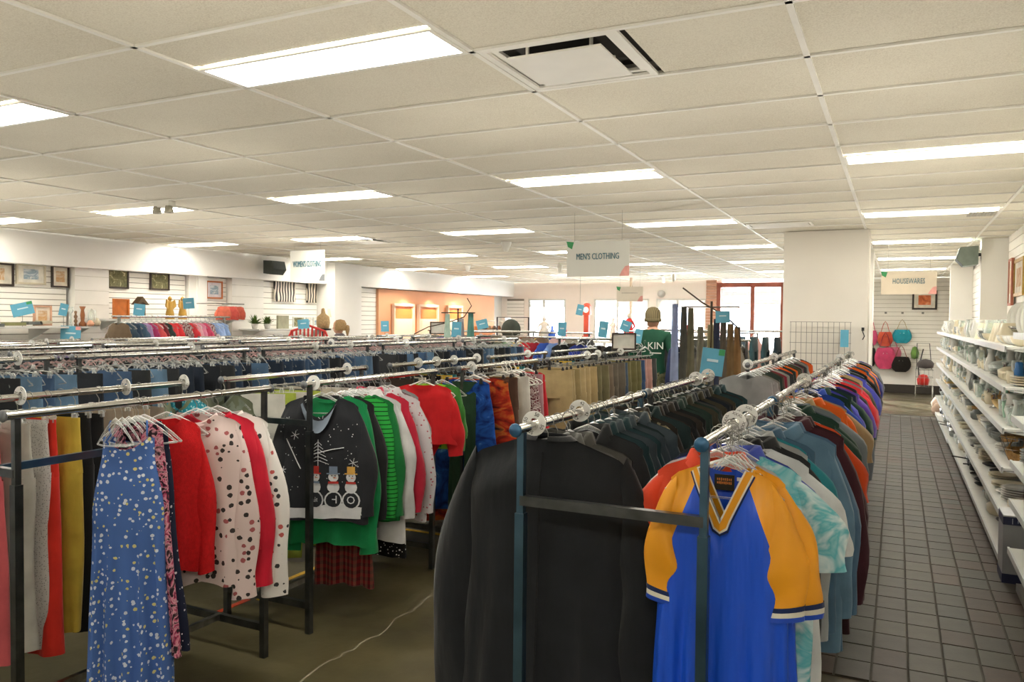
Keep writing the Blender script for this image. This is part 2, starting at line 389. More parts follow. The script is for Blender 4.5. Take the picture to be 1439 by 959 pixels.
# columns
struct(MB().box((-.783, 10.35, 1.37), (.94, .6, 2.74)).build('trim_4', plain('column_paint', '#e8e3da', .7, 0, .02, 2)))
MB2 = MB().box((-.45, 13.2, 1.37), (.22, .5, 2.74)); struct(MB2.build('trim_5', wallm))
# far wall of the housewares aisle and the shop front
wb = struct(MB().box((.35, YB+.1, 1.35), (2.6, .14, 2.8)).build('wall_back', wallm))
slat_panel('p', 'x', -.95, 1.22, .62, 2.68, YB, -1, .1, wb, groove='#b9b3a6')
struct(MB().box((.1, YB-.04, .09), (2.3, .05, .2)).build('baseboard_back', plain('dark_base', '#35302b', .6)))
struct(MB().box((-4.48, YF-.06, 1.35), (11.9, .1, 2.9)).build('wall_front', wallm))
pinkw = plain('pink_brick', '#cf9f86', .8, 0, .1, 8, .5, .2); lintel = plain('soft_cream', '#faf1e8', .7, 0, .02, 2)
swb = struct(MB().box((-7.45, YB+.1, 2.5), (6.6, .14, .5)).build('wall_shopfront', lintel))
MB().box((-5.9, YB+.1, .35), (9.4, .14, .7)).build('sill_wall', lintel, swb)
WIN = [(-9.73, -8.54), (-7.70, -6.10), (-5.90, -4.54)]
prev = -10.6
for k, (a, b_) in enumerate(WIN):
    MB().box(((prev+a)/2, YB+.095, 1.45), (a-prev, .14, 1.7)).build('pier', lintel, swb); prev = b_
    wn = struct(MB().box(((a+b_)/2, YB+.09, .72), (b_-a, .2, .05)).build('window_%d' % (k+1), white_plastic))
    g = MB()
    for x in (a+.03, b_-.03, (a+b_)/2-.1): g.box((x, YB+.06, 1.48), (.05, .06, 1.5))
    g.box(((a+b_)/2, YB+.06, 2.23), (b_-a, .06, .05)).build('window_frame', white_plastic, wn)
    MB().box(((a+b_)/2, YB+.08, 1.48), (b_-a-.04, .006, 1.5)).build('pane', clearmat('window_glass', (.96, .98, 1, 1), .04, .02), wn)
    g = MB()
    for i in range(6): g.box(((a+b_)/2, YB+.02, 2.21-i*.035), (b_-a-.06, .004, .032), rx=.25)
    g.build('blind', plain('blind_grey', '#c9c8bd', .7), wn)
MB().box(((prev-4.28)/2, YB+.095, 1.37), (-4.28-prev, .14, 2.76)).build('pier', lintel, swb)
cb = MB(); random.seed(2)
for i in range(34): cb.box((-4.4, YB-.02, .05+i*.08), (.27+random.uniform(-.004, .004), .12, .072))
stuff(cb.build('brick_pier', pinkw, swb))
redw = plain('red_wood', '#9c5540', .5, 0, .15, 6)
wn = struct(MB().box((-3.42, YB+.1, .45), (1.75, .16, .1)).build('window_4', redw))
g = MB()
for x in (-4.22, -3.36, -2.62): g.box((x, YB+.02, 1.5), (.1, .14, 2.1))
g.box((-3.4, YB+.02, 2.6), (1.75, .14, .12)).build('window_frame', redw, wn)
MB().box((-3.4, YB+.08, 1.5), (1.6, .006, 2.1)).build('pane', MATS['window_glass'], wn)
g = MB()
for x0, x1 in ((-4.15, -3.43), (-3.29, -2.7)):
    for i in range(12): g.box(((x0+x1)/2, YB-.04, 2.5-i*.034), (x1-x0, .004, .031), rx=.25)
g.build('blind', plain('blind_grey', '#c9c8bd', .7), wn)
g = MB()
for x0, x1 in ((-4.15, -3.43), (-3.29, -2.7)):
    for i in range(6): g.box(((x0+x1)/2, YB+.03, 1.05+i*.2), (x1-x0, .012, .012))
    for i in range(4): g.box((x0+.1+i*.17, YB+.03, 1.3), (.012, .012, 1.6))
g.build('security_grille', white_plastic, wn)
d_ = struct(MB().box((-1.95, YB+.08, 1.05), (1.0, .05, .15)).build('door_1', gunmetal))
g = MB()
for x in (-2.5, -2.44, -1.4): g.box((x, YB+.05, 1.1), (.06, .1, 2.2))
g.box((-1.95, YB+.05, 2.1), (1.1, .1, .08)).build('door_frame', gunmetal, d_)
MB().box((-1.95, YB+.08, 1.1), (1, .006, 2.0)).build('pane', MATS['window_glass'], d_)
MB().box((-1.95, YB+.06, 2.68), (1.3, .14, .1)).build('transom', redw, d_)
MB().box((-1.95, YB+.08, 2.38), (1.1, .006, .5)).build('pane', MATS['window_glass'], d_)
MB().box((-1.1, YB+.1, 1.37), (.6, .14, 2.8)).build('pier', lintel, swb)
# outdoors beyond the glass
struct(MB().box((-5, 32, -.1), (40, 21, .1)).build('pavement', plain('snowy_pavement', '#c8c8c8', .9)))
t = thing('brick_building', 'pale brick building seen hazily through the wooden framed window', 'building', (-5, 36, 0))
MB().box((0, 1, 2.5), (16, 2, 5)).build('wall', plain('pale_brick', '#c8b2a4', .9, 0, .1, 10), t)
g = MB()
for i in range(6):
    for j in range(2): g.box((-6.5+i*2.6, -.02, 1.4+j*2.2), (1.1, .06, 1.3))
g.build('window', plain('dim_glass', '#8d98a4', .2), t)
for bx, by, s_, lab in ((-10.5, 27, 5, 'bare winter tree outside the leftmost shop window'), (-8.2, 29, 9, 'bare winter tree outside, right of the leftmost shop window')):
    t = thing('bare_tree', lab, 'tree', (bx, by, -.05)); random.seed(s_); tr = MB(); tw = MB()
    tr.tube([(0, 0, 0), (.05, 0, 1), (0, .1, 2)], [.12, .09, .07], 7); tr.build('trunk', plain('bark', '#6f6660', .9), t)
    def brn(p, d, l, r, k):
        q = p+d*l; tw.tube([p, q], [r, r*.7], 5, False)
        if k:
            for _ in range(3): brn(q, (d+Vector((random.uniform(-.7, .7), random.uniform(-.5, .5), random.uniform(-.15, .5)))).normalized(), l*.75, r*.6, k-1)
    for _ in range(4): brn(Vector((0, .1, 1.9)), Vector((random.uniform(-.6, .6), random.uniform(-.4, .4), 1)).normalized(), .7, .045, 4)
    tw.build('branches', MATS['bark'], t)
# ================================================================ RACKS, RINGS, HANGERS
capblue = plain('blue_film_cap', '#2f5f85', .35, .3, .15)
capgrey = plain('grey_cap', '#6d7176', .4, .3, .15)
RNG = {}
def snap(x, y):
    """keep a hook on the nearest stretch of rail"""
    best = None
    for xr, lo, hi in [(q, a, b) for q in RNG for a, b in RNG[q] if abs(q-x) < .1]:
        c = min(max(y, lo), hi)
        if best is None or abs(c-y) < abs(best-y): best = c
    return y if best is None else best
def clothes_rack(label, xs, y0, y1, z, cross=(1.1,), film=False, stick=.045, group=None):
    cx = sum(xs)/len(xs); t = thing('clothes_rack', label, 'clothes rack', (cx, (y0+y1)/2, 0), 0, group)
    hy = (y1-y0)/2
    for x in xs:
        RNG.setdefault(x, []).append((y0-stick+.012, y1+stick-.012))
        for s in (-1, 1):
            p = MB().bar((x-cx, s*hy, -.009), (x-cx, s*hy, 1.06), .03).bar((x-cx, s*hy, 1.06), (x-cx, s*hy, z-.012), .022)
            p.build('post', gunmetal if not film else plain('film_wrapped_steel', '#4d6a80', .32, .9, .3, 5), t)
        MB().tube([(x-cx, -hy-stick, z), (x-cx, hy+stick, z)], .0155, 12).build('hanging_rail', chrome, t)
        for s in (-1, 1):
            MB().lathe([(0, .004), (.018, .006), (.022, .012), (.018, .019), (0, .021)], 12, (x-cx, s*(hy+stick+.0)-.013, z), 1, 1, axis='y').build('end_cap', capblue if film else capgrey, t)
    if len(xs) == 2:
        for s in (-1, 1):
            for zc in cross: MB().bar((xs[0]-cx, s*hy, zc), (xs[1]-cx, s*hy, zc), .025, .03).build('cross_bar', gunmetal, t)
            MB().bar((xs[0]-cx, s*hy, .14), (xs[1]-cx, s*hy, .14), .025, .035).build('foot_bar', gunmetal, t)
        MB().bar((0, -hy, .145), (0, hy, .145), .025, .03).build('base_bar', steel, t)
    else:
        for s in (-1, 1): MB().bar((-.22, s*hy, .02), (.22, s*hy, .02), .025, .03).build('foot_bar', gunmetal, t)
    return t
XA, XB, LA, LB, ZR, ZL = -.47, -1.03, -2.75, -3.33, 1.32, 1.305
clothes_rack('front chrome double rack holding the blue jersey and the black coat', (XB, XA), 2.19, 3.44, ZR, film=True)
clothes_rack('second chrome double rack in the mens row, behind the jersey rack', (XB, XA), 3.6, 4.9, ZR)
clothes_rack('third rack in the mens row, single rail beside the tiled aisle', (XA,), 5.05, 6.15, ZR)
clothes_rack('fourth chrome double rack in the mens row, before the white column', (XB, XA), 6.3, 7.65, ZR)
clothes_rack('fifth chrome double rack in the mens row, next to the white column', (XB, XA), 7.85, 9.3, ZR)
for i, (a, b_) in enumerate(((1.71, 2.91), (3.24, 4.46), (4.85, 6.1), (6.4, 7.62), (7.9, 9.15))):
    clothes_rack('%s chrome double rack in the row with the snowman sweater' % ['front', 'second', 'third', 'fourth', 'fifth'][i], (LB, LA), a, b_, ZL)
# long stretcher seen on the front left rack
MB().bar((.0, -.6, 1.07), (.0, .6, 1.07), .02, .03).build('stretcher', plain('film_wrapped_steel', '#4d6a80', .32, .9, .3, 5), [o for o in COL.objects if o.get('label', '').startswith('front chrome double rack in the row')][0])
ROWS = [(-4.45, -5.05, 1.40, 'third'), (-6.25, -6.85, 1.385, 'fourth'), (-8.0, -8.6, 1.36, 'fifth')]
SEG = [(1.6, 2.95), (3.15, 4.5), (4.7, 6.05), (6.3, 7.65), (7.9, 9.25), (9.6, 10.95)]
for xa, xb, z, nm in ROWS:
    for i, (a, b_) in enumerate(SEG if nm == 'fourth' else SEG[:5]):
        clothes_rack('%s chrome double rack of the %s row of racks from the aisle' % (['front', 'second', 'third', 'fourth', 'fifth', 'sixth'][i], nm), (xb, xa), a, b_, z)
# rings
def annulus(r0, r1, th, n=28):
    m_ = MB(); P = []
    for r, y in ((r0, -th/2), (r1, -th/2), (r1, th/2), (r0, th/2), (r0, -th/2)):
        P.append([(r*math.cos(2*PI*j/n), y, r*math.sin(2*PI*j/n)) for j in range(n)])
    return m_.grid(P, True, False)
ringm = annulus(.0165, .04, .003).mesh('size_ring')
ringfar = plain('size_ring_white', '#e3e4e2', .35, 0, .03)
nring = 0
def size_ring(x, y, z, word, label, rz=0):
    global nring
    y = snap(x, y)
    o = inst(ringm, 'size_ring', ringfar, None, (x, y, z+.006), rz+random.uniform(-.12, .12)); tag(o, label, 'size divider', 'round white size dividers')
    if word:
        for k in range(4):
            a = PI/2-k*PI/2-.35; r = .029
            text('size_marking', word, .017 if len(word) < 3 else .0135, ink, o, (r*math.cos(a), -.0022, r*math.sin(a)), (PI/2, PI/2-a, 0), .0003)
    return o
random.seed(5)
for y, wd in ((2.28, '50'), (2.68, '42'), (4.52, '40'), (4.84, 'S'), (6.24, 'L'), (7.68, 'M')):
    size_ring(XB, y, ZR, wd, {'50': 'white size ring marked 50 at the near end of the coat rail', '42': 'white size ring marked 42 on the coat rail'}.get(wd, 'white size ring on the coat rail, %s one back' % {'40': 'third', 'S': 'fourth', 'L': 'fifth', 'M': 'sixth'}.get(wd)))
for y, wd in ((2.62, 'XXXL'), (2.84, 'XXL'), (4.75, 'XL'), (7.9, 'L')):
    size_ring(XA, y, ZR, wd, {'XXXL': 'white size ring marked XXXL above the blue and gold jersey', 'XXL': 'white size ring marked XXL just behind the XXXL ring'}.get(wd, 'white size ring on the long aisle rail, %s' % {'XL': 'third from the jersey', 'L': 'farthest back'}.get(wd)))
for i, y in enumerate((3.27, 4.98, 7.34, 7.71, 8.39)): size_ring(LA, y, ZL, '', 'white size ring on the snowman sweater rail, %s from the front' % ordinal(i))
for i, y in enumerate((2.09, 2.6, 3.07, 4.3, 5.18, 5.45, 5.73, 6.13, 7.2)): size_ring(LB, y, ZL, '12' if i < 3 else '', 'white size ring on the rail of hanging trousers, %s from the front' % ordinal(i))
for xr, ys, nm in ((-4.45, (2.78, 5.31, 5.79, 6.69, 8.1, 8.9), 'third row near'), (-5.05, (2.2, 4.58, 6.2, 7.4, 8.8), 'third row far'), (-6.25, (3.6, 5.2, 7.0, 8.6, 10), 'fourth row near'), (-6.85, (4.4, 6.6, 7.9, 9.8), 'fourth row far'), (-8.0, (5.3, 6.9, 8.8), 'fifth row near'), (-8.6, (6.0, 8.2), 'fifth row far')):
    for i, y in enumerate(ys): size_ring(xr, y, [r[2] for r in ROWS if xr in r][0], '', 'white size ring on the %s rail, %s from the front' % (nm, ordinal(i)))
# hangers (origin on the rail axis)
def hook_pts(rr=.0195, stem=-.055): return [(rr*math.cos(a), 0, rr*math.sin(a)+.001) for a in [math.radians(q) for q in range(-30, 211, 30)]]+[(-.006, 0, -.026), (0, 0, -.036), (0, 0, stem)]
hook_me = MB().tube(hook_pts(), .0018, 5, False).mesh('hook')
def arm(w_, zc=-.058, drop=.095, k=9): return [(w_*s, 0, zc-.004-drop*(abs(s)**1.4)) for s in np.linspace(-1, 1, k)]
a_ = arm(.165)
clear_me = MB().tube(a_, [.004, .006, .007, .008, .012, .008, .007, .006, .004], 5).tube([(-.165, 0, -.157), (-.1, .0, -.165), (.1, 0, -.165), (.165, 0, -.157)], .0035, 5, False).mesh('plastic_hanger')
w_ = MB().tube([(0, 0, -.055), (.2, 0, -.135), (.215, 0, -.15), (.2, 0, -.165), (-.2, 0, -.165), (-.215, 0, -.15), (-.2, 0, -.135), (0, 0, -.055)], .0045, 6)
w_.tube(hook_pts(.0215), .0042, 6)
white_me = w_.mesh('white_tube_hanger')
c_ = MB().tube([(-.15, 0, -.085), (-.14, 0, -.072), (0, 0, -.06), (.14, 0, -.072), (.15, 0, -.085)], .003, 5)
clipbar_me = c_.mesh('clip_hanger')
clip_me = MB().box((0, 0, 0), (.022, .014, .03)).box((0, .0, .02), (.014, .02, .014)).mesh('clip')
coat_me = MB().tube(arm(.19, -.06, .085), [.006, .012, .014, .012, .014, .012, .014, .012, .006], 6).mesh('suit_hanger')
COUNT = {}
def hanger(kind, x, y, z, label, rz=0, group=None):
    n = COUNT[kind] = COUNT.get(kind, 0)+1; y = snap(x, y)
    if kind == 'white': return tag(inst(white_me, 'white_tube_hanger', white_plastic, None, (x, y, z), rz), label, 'hanger', group)
    me, nm, mt = {'clear': (clear_me, 'plastic_hanger', clear_plastic), 'clip': (clipbar_me, 'clip_hanger', steel), 'suit': (coat_me, 'suit_hanger', black_plastic), 'wood': (coat_me, 'wooden_hanger', wood)}[kind]
    o = tag(inst(me, nm, mt, None, (x, y, z), rz), label, 'hanger', group)
    inst(hook_me, 'hook', steel, o)
    if kind == 'clip':
        for s in (-1, 1): inst(clip_me, 'clip', black_plastic if y > 4 and x > -4 else clear_plastic, o, (s*.13, 0, -.092))
    return o
# ================================================================ GARMENTS (origin on the rail axis; z down)
def sm(t, a, b): u = np.clip((t-a)/(b-a), 0, 1); return u*u*(3-2*u)
class Top:
    def __init__(s, seed=0, ws=.2, wc=.235, wh=.25, ln=.72, th=.04, nw=.075, df=.05, db=.012, slope=.38, vneck=False, z0=-.078, fold=.012, nc=28, nt=16, flare=0, curvehem=.01):
        s.__dict__.update(locals()); r = np.random.RandomState(seed)
        s.k = r.uniform(7, 11); s.ph = r.uniform(0, 6, 4); s.sway = r.uniform(-.02, .02)
    def ztop(s, x, front):
        ax = np.abs(x); q = np.clip(ax/s.nw, 0, 1); d = np.where(front, s.df, s.db)
        dip = (1-q) if s.vneck else (1-q**2.2)
        dip = np.where(front, dip, 1-q**2.2)
        return s.z0-s.slope*np.maximum(0, ax-s.nw)-d*dip - 1.2*np.maximum(0, ax-s.ws*.86)**1.0*.35
    def W(s, t): return s.ws+(s.wc-s.ws)*sm(t, .02, .3)+(s.wh-s.wc)*sm(t, .3, 1)+s.flare*t
    def thick(s, t, x): return (.008+.035*sm(1-np.abs(x)/(s.nw+.03), 0, .5)*(1-sm(t, 0, .12)))+(s.th-.008)*sm(t, 0, .16)
    def P(s, t, th):
        c = np.cos(th); sy = np.sin(th); c = np.sign(c)*np.abs(c)**.85
        w = s.W(t); x = c*w; xt = c*s.ws; front = sy < 0
        zt = s.ztop(xt, front); zh = s.z0-s.ln+s.curvehem*np.cos(c*3)+.006*np.sin(c*9+s.ph[3])
        z = zt*(1-t)+zh*t
        A = s.fold*sm(t, .1, .9)
        f = np.sin(c*s.k+s.ph[0]+t*1.3)+.5*np.sin(c*s.k*2.1+s.ph[1]-t)
        y = np.sign(sy)*np.abs(sy)**.7*s.thick(t, xt)+A*f*(np.where(front, 1, .8))*np.sqrt(np.abs(sy))
        y = y+s.sway*t*t
        return np.stack([x+.006*sm(t, .3, 1)*np.sin(t*8+s.ph[2]), y, z], -1)
    def body(s):
        T = np.linspace(0, 1, s.nt)[:, None]**1.15; TH = np.linspace(0, 2*PI, s.nc, endpoint=False)[None, :]
        T, TH = np.broadcast_arrays(T, TH); return s.P(T, TH)
    def front(s, x, z):
        x = np.asarray(x, float); z = np.asarray(z, float); t = np.full(x.shape, .4)
        for _ in range(5):
            c = np.clip(x/s.W(t), -.98, .98); zt = s.ztop(c*s.ws, True); zh = s.z0-s.ln; t = np.clip((zt-z)/(zt-zh), 0, 1)
        cc = np.sign(c)*np.abs(c)**(1/.85); th = -np.arccos(np.clip(cc, -1, 1)); p = s.P(t, th); p[..., 0] = x; p[..., 2] = z; return p
    def sleeve(s, side, ln=.55, r0=.105, r1=.055, out=.05, n=9, m_=12, seed=1, fwd=0, thk=.032):
        r = np.random.RandomState(seed+int(side*3)+50); ph = r.uniform(0, 6, 3); rows = []
        zs = float(s.ztop(np.array(s.ws), False)); out = out+r.uniform(-.015, .02)
        for i in range(n):
            u = i/(n-1); phi = math.radians(78*(1-u)**1.6+6); rr = r0+(r1-r0)*u**.8
            cx = s.ws-.025+(out+.02)*math.sin(min(1, u*1.6)*PI/2); cz = zs-.085-(ln-.06)*u+.0
            th = thk*(.35+.65*min(1, u*5))*(1 if u < .6 else 1-.25*(u-.6)/.4)
            row = []
            for j in range(m_):
                a = 2*PI*j/m_; p = rr*math.cos(a); q = th*math.sin(a)
                w_ = .006*math.sin(u*11+ph[0]+a)*min(1, u*3)+.004*math.sin(a*3+ph[1]+u*5)
                row.append((side*(cx+p*math.cos(phi)+w_), q+fwd*u+w_, cz+p*math.sin(phi)))
            rows.append(row)
        return np.array(rows)
    def collar(s, h=.03, spread=.012, n=20):
        rows = [[] for _ in range(4)]
        for j in range(n):
            a = -PI/2+.2+(2*PI-.4)*j/(n-1); c = math.cos(a); front = math.sin(a) < 0
            x = c*s.nw*.98; z = float(s.ztop(np.array(x), front)); y = math.sin(a)*.042
            k = 1+.15
            for i, (dz, kk) in enumerate(((-.004, 1), (h*.8, .9), (h*.75, 1.12), (-h*.35, 1.35))): rows[i].append((x*kk, y*kk, z+dz))
        return rows
TP = {}
def top_proto(kind, v):
    k = (kind, v)
    if k in TP: return TP[k]
    sd = hash(kind) % 97 if 0 else sum(map(ord, kind))+v*7
    r = random.Random(sd)
    lo = kind.endswith('_far'); kd = kind.replace('_far', ''); nc, nt = (16, 8) if lo else (32, 18)
    o = dict(tee=dict(ln=.72, th=.036, ws=.185, wc=.215, wh=.225), polo=dict(ln=.74, th=.038, ws=.185, wc=.215, wh=.225, df=.07, vneck=True), longshirt=dict(ln=.78, th=.036, ws=.19, wc=.215, wh=.225, df=.05, vneck=True), sweater=dict(ln=.68, th=.04, df=.04, ws=.18, wc=.205, wh=.215), jacket=dict(ln=.76, th=.05, ws=.215, wc=.235, wh=.24, df=.16, vneck=True, slope=.3, fold=.006), coat=dict(ln=.98, th=.06, ws=.235, wc=.25, wh=.27, df=.02, slope=.3, fold=.008), kid=dict(ln=.42, th=.05, ws=.14, wc=.16, wh=.18, nw=.05, df=.03), blouse=dict(ln=.62, th=.04, ws=.17, wc=.2, wh=.23, df=.06), dress=dict(ln=1.0, th=.034, ws=.13, wc=.15, wh=.2, flare=.03, nw=.07, df=.1, fold=.02))[kd]
    o = dict(o); o['ln'] *= r.uniform(.93, 1.08)
    T = Top(seed=sd, nc=nc, nt=nt, **o)
    B = MB().grid(T.body(), True)
    res = {'T': T}
    sl = dict(tee=(.25, .085, .075, .03), polo=(.26, .085, .07, .03), longshirt=(.62, .085, .045, .02), sweater=(.6, .085, .045, .015), jacket=(.64, .095, .06, .015), coat=(.66, .1, .07, .02), kid=(.3, .06, .04, .02), blouse=(.35, .075, .055, .02), dress=None)[kd]
    n, m_ = (5, 8) if lo else (12, 14)
    if sl and lo:
        for s_ in (-1, 1): B.grid(T.sleeve(s_, *sl, n=n, m_=m_, seed=sd), True)
    elif sl:
        res['sl'] = [MB().grid(T.sleeve(s_, *sl, n=n, m_=m_, seed=sd), True).mesh('sleeve') for s_ in (-1, 1)]
    if not lo and kd in ('polo', 'longshirt', 'jacket', 'coat'): res['col'] = MB().grid(T.collar(.035 if kd != 'jacket' else .045)).mesh('collar')
    res['b'] = B.mesh('body'); TP[k] = res; return res
def garment(name, kind, v, mat, x, y, z, label, cat, rz=0, sleeve_mat=None, collar_mat=None, group=None, sc_=1):
    p = top_proto(kind, v)
    if kind.endswith('_far'):
        o = inst(p['b'], name, mat, None, (x, y, z), rz); o.scale = (sc_, 1, 1); return tag(o, label, cat, group)
    t = thing(name, label, cat, (x, y, z), rz, group); t.scale = (sc_, 1, 1)
    inst(p['b'], 'body', mat, t)
    for me in p.get('sl', []): inst(me, 'sleeve', sleeve_mat or mat, t)
    if 'col' in p: inst(p['col'], 'collar', collar_mat or mat, t)
    return t
def trouser_mesh(seed, w=.19, ln=.98, hem=.1, rise=.24, nc=20, split=True, z0=-.095, legs='both'):
    r = np.random.RandomState(seed); ph = r.uniform(0, 6, 4); B = MB()
    th = np.linspace(0, 2*PI, nc, endpoint=False); c = np.cos(th); s = np.sin(th); rows = []
    for u in np.linspace(0, 1, 6):
        tk = .014+.03*u; rows.append(np.stack([c*w*(1+.08*u), s*tk+.006*u*np.sin(c*8+ph[0]), np.full(nc, z0-rise*u)], -1))
    B.grid(rows, True)
    for sd in (-1, 1):
        rows = []; sw = r.uniform(-.02, .02)
        for u in np.linspace(0, 1, 8):
            hw = w*.54*(1-u)+hem*u; cx = sd*(w*.54*(1-u)+(hem+.005)*u); tk = .04*(1-u)+.035*u+.004*math.sin(u*9+ph[1])
            rows.append(np.stack([cx+c*hw+.006*np.sin(u*7+ph[2]), s*tk+sw*u+sd*.012*u+.01*np.sin(c*5+ph[3]+u*3)*u, np.full(nc, z0-rise-(ln-rise)*u)+.02*(1-u)], -1))
        B.grid(rows, True)
    return B
TR = {}
def trousers(v, far=False, short=False):
    k = (v, far, short)
    if k not in TR: TR[k] = trouser_mesh(v*13+5, .17+.006*(v % 4), (.5 if short else .94)+.03*(v % 3), .085+.012*(v % 3), nc=10 if far else 22).mesh('trousers')
    return TR[k]
def pants(name, v, mat, x, y, z, label, rz=0, cat='trousers', far=False, short=False, group=None, sc_=1, band=None):
    o = tag(inst(trousers(v, far, short), name, mat, None, (x, y, z), rz), label, cat, group); o.scale = (sc_, 1, 1)
    if not far:
        g = MB(); w = (.17+.006*(v % 4)); c_ = [2*PI*j/18 for j in range(18)]
        g.grid([[(math.cos(a)*w*1.015, math.sin(a)*.0175, zz) for a in c_] for zz in (-.094, -.13)], True, True).build('waistband', band or mat, o)
    return o
# ================================================================ PATTERNED FABRICS
def spots(name, base, spot, scale=40, thr=.32, c2=None, rough=.85, stretch=(1, 1, 1)):
    m, nt, b = nmat(name); v = coord(nt, 'Object', stretch)
    vo = nt.nodes.new('ShaderNodeTexVoronoi'); vo.inputs['Scale'].default_value = scale; vo.inputs['Randomness'].default_value = .75; L(nt, v, vo.inputs['Vector'])
    n = noise(nt, v, scale*1.8, 2); ad = nt.nodes.new('ShaderNodeMath'); ad.operation = 'MULTIPLY_ADD'; L(nt, n, ad.inputs[0]); ad.inputs[1].default_value = .35; L(nt, vo.outputs['Distance'], ad.inputs[2])
    r = ramp(nt, ad.outputs[0], [(0, spot), (thr+.17, base)], True)
    if c2:
        sp = nt.nodes.new('ShaderNodeSeparateColor'); L(nt, vo.outputs['Color'], sp.inputs[0])
        g = nt.nodes.new('ShaderNodeMath'); g.operation = 'GREATER_THAN'; g.inputs[1].default_value = .72; L(nt, sp.outputs[0], g.inputs[0])
        l = nt.nodes.new('ShaderNodeMath'); l.operation = 'LESS_THAN'; l.inputs[1].default_value = thr+.17; L(nt, ad.outputs[0], l.inputs[0])
        mm = nt.nodes.new('ShaderNodeMath'); mm.operation = 'MULTIPLY'; L(nt, g.outputs[0], mm.inputs[0]); L(nt, l.outputs[0], mm.inputs[1])
        mx = nt.nodes.new('ShaderNodeMix'); mx.data_type = 'RGBA'; L(nt, mm.outputs[0], mx.inputs[0]); L(nt, r, mx.inputs[6]); mx.inputs[7].default_value = lin(c2); r = mx.outputs[2]
    L(nt, r, b.inputs['Base Color']); b.inputs['Roughness'].default_value = rough; b.inputs['Specular IOR Level'].default_value = .2
    MATS[name] = m; return m
def stripes(name, c1, c2, scale=60, duty=.5, axis=2, c3=None, cross=False, wob=.0):
    m, nt, b = nmat(name); v = coord(nt); sp = nt.nodes.new('ShaderNodeSeparateXYZ'); L(nt, v, sp.inputs[0])
    def st(ax, sc2):
        a = nt.nodes.new('ShaderNodeMath'); a.operation = 'MULTIPLY'; a.inputs[1].default_value = sc2; L(nt, sp.outputs[ax], a.inputs[0])
        f = nt.nodes.new('ShaderNodeMath'); f.operation = 'FRACT'; L(nt, a.outputs[0], f.inputs[0]); return f.outputs[0]
    r = ramp(nt, st(axis, scale), [(0, c1), (duty, c2)], True)
    if cross:
        r2 = ramp(nt, st(0, scale), [(0, c1), (duty, c3 or c2)], True)
        mx = nt.nodes.new('ShaderNodeMix'); mx.data_type = 'RGBA'; mx.inputs[0].default_value = .5; L(nt, r, mx.inputs[6]); L(nt, r2, mx.inputs[7]); r = mx.outputs[2]
    L(nt, r, b.inputs['Base Color']); b.inputs['Roughness'].default_value = .85; b.inputs['Specular IOR Level'].default_value = .2
    MATS[name] = m; return m
def marble(name, stops, scale=8, dist=2):
    m, nt, b = nmat(name); v = coord(nt); n = nt.nodes.new('ShaderNodeTexNoise'); n.inputs['Scale'].default_value = scale; n.inputs['Detail'].default_value = 3; n.inputs['Distortion'].default_value = dist; L(nt, v, n.inputs['Vector'])
    L(nt, ramp(nt, n.outputs['Fac'], stops), b.inputs['Base Color']); b.inputs['Roughness'].default_value = .8; b.inputs['Specular IOR Level'].default_value = .2
    MATS[name] = m; return m
floral = spots('blue_floral', '#4a6cae', '#d6deea', 42, .3, '#d9cf86')
pjpink = spots('pink_print', '#d9c6c4', '#3a3433', 27, .3, '#a35a5c')
pjwhite = spots('white_print', '#e2dfdd', '#3c3d40', 25, .27, '#b75b58')
navydots = spots('navy_dots', '#1c2136', '#c8c4cc', 40, .2)
plaidr = stripes('red_plaid', '#6f1a1e', '#1d1a1c', 26, .5, 2, '#8a5a4a', True)
greenst = stripes('green_stripe', '#123d1c', '#2fa344', 42, .22)
plaidb = stripes('black_cream_plaid', '#b9ac8a', '#2a2a26', 24, .35, 2, '#3d3c34', True)
tiedye = marble('aqua_tie_dye', [(.35, '#dfeaec'), (.55, '#5fb4c2'), (.7, '#9fd0d6')], 7)
pinkmix = marble('pink_black_weave', [(.4, '#2a2027'), (.5, '#d59aa8'), (.56, '#b04468'), (.64, '#221d26')], 14, 3)
greydots = spots('grey_dotted', '#b9b6b2', '#8a8886', 120, .3)
teal_p = spots('teal_pattern', '#2f8ea3', '#9fd3dc', 60, .3)
tapestry = marble('red_tapestry', [(.35, '#4f1410'), (.5, '#b0301a'), (.6, '#c96a2a'), (.68, '#3a2722')], 9, 1.5)
pat_r = marble('maroon_white_print', [(.42, '#5b1d28'), (.5, '#d7cfcc'), (.56, '#6b2430')], 22, 2)
blackdots = spots('black_speckle', '#151517', '#e6e6e6', 50, .22)
bluegal = marble('blue_galaxy', [(.35, '#0d1f5a'), (.6, '#2152a8'), (.75, '#6fa8d8')], 7)
heart = spots('grey_heart_print', '#c2bec3', '#a2535e', 40, .22)
denim = [fabric(c) for c in ('#2c3d55', '#3d5675', '#4e6a88', '#232c3b', '#5f7d99')]
darkp = [fabric(c) for c in ('#20242b', '#2b2d30', '#33383d', '#1c1d22', '#3b3a38')]
rnd = random.Random(11)
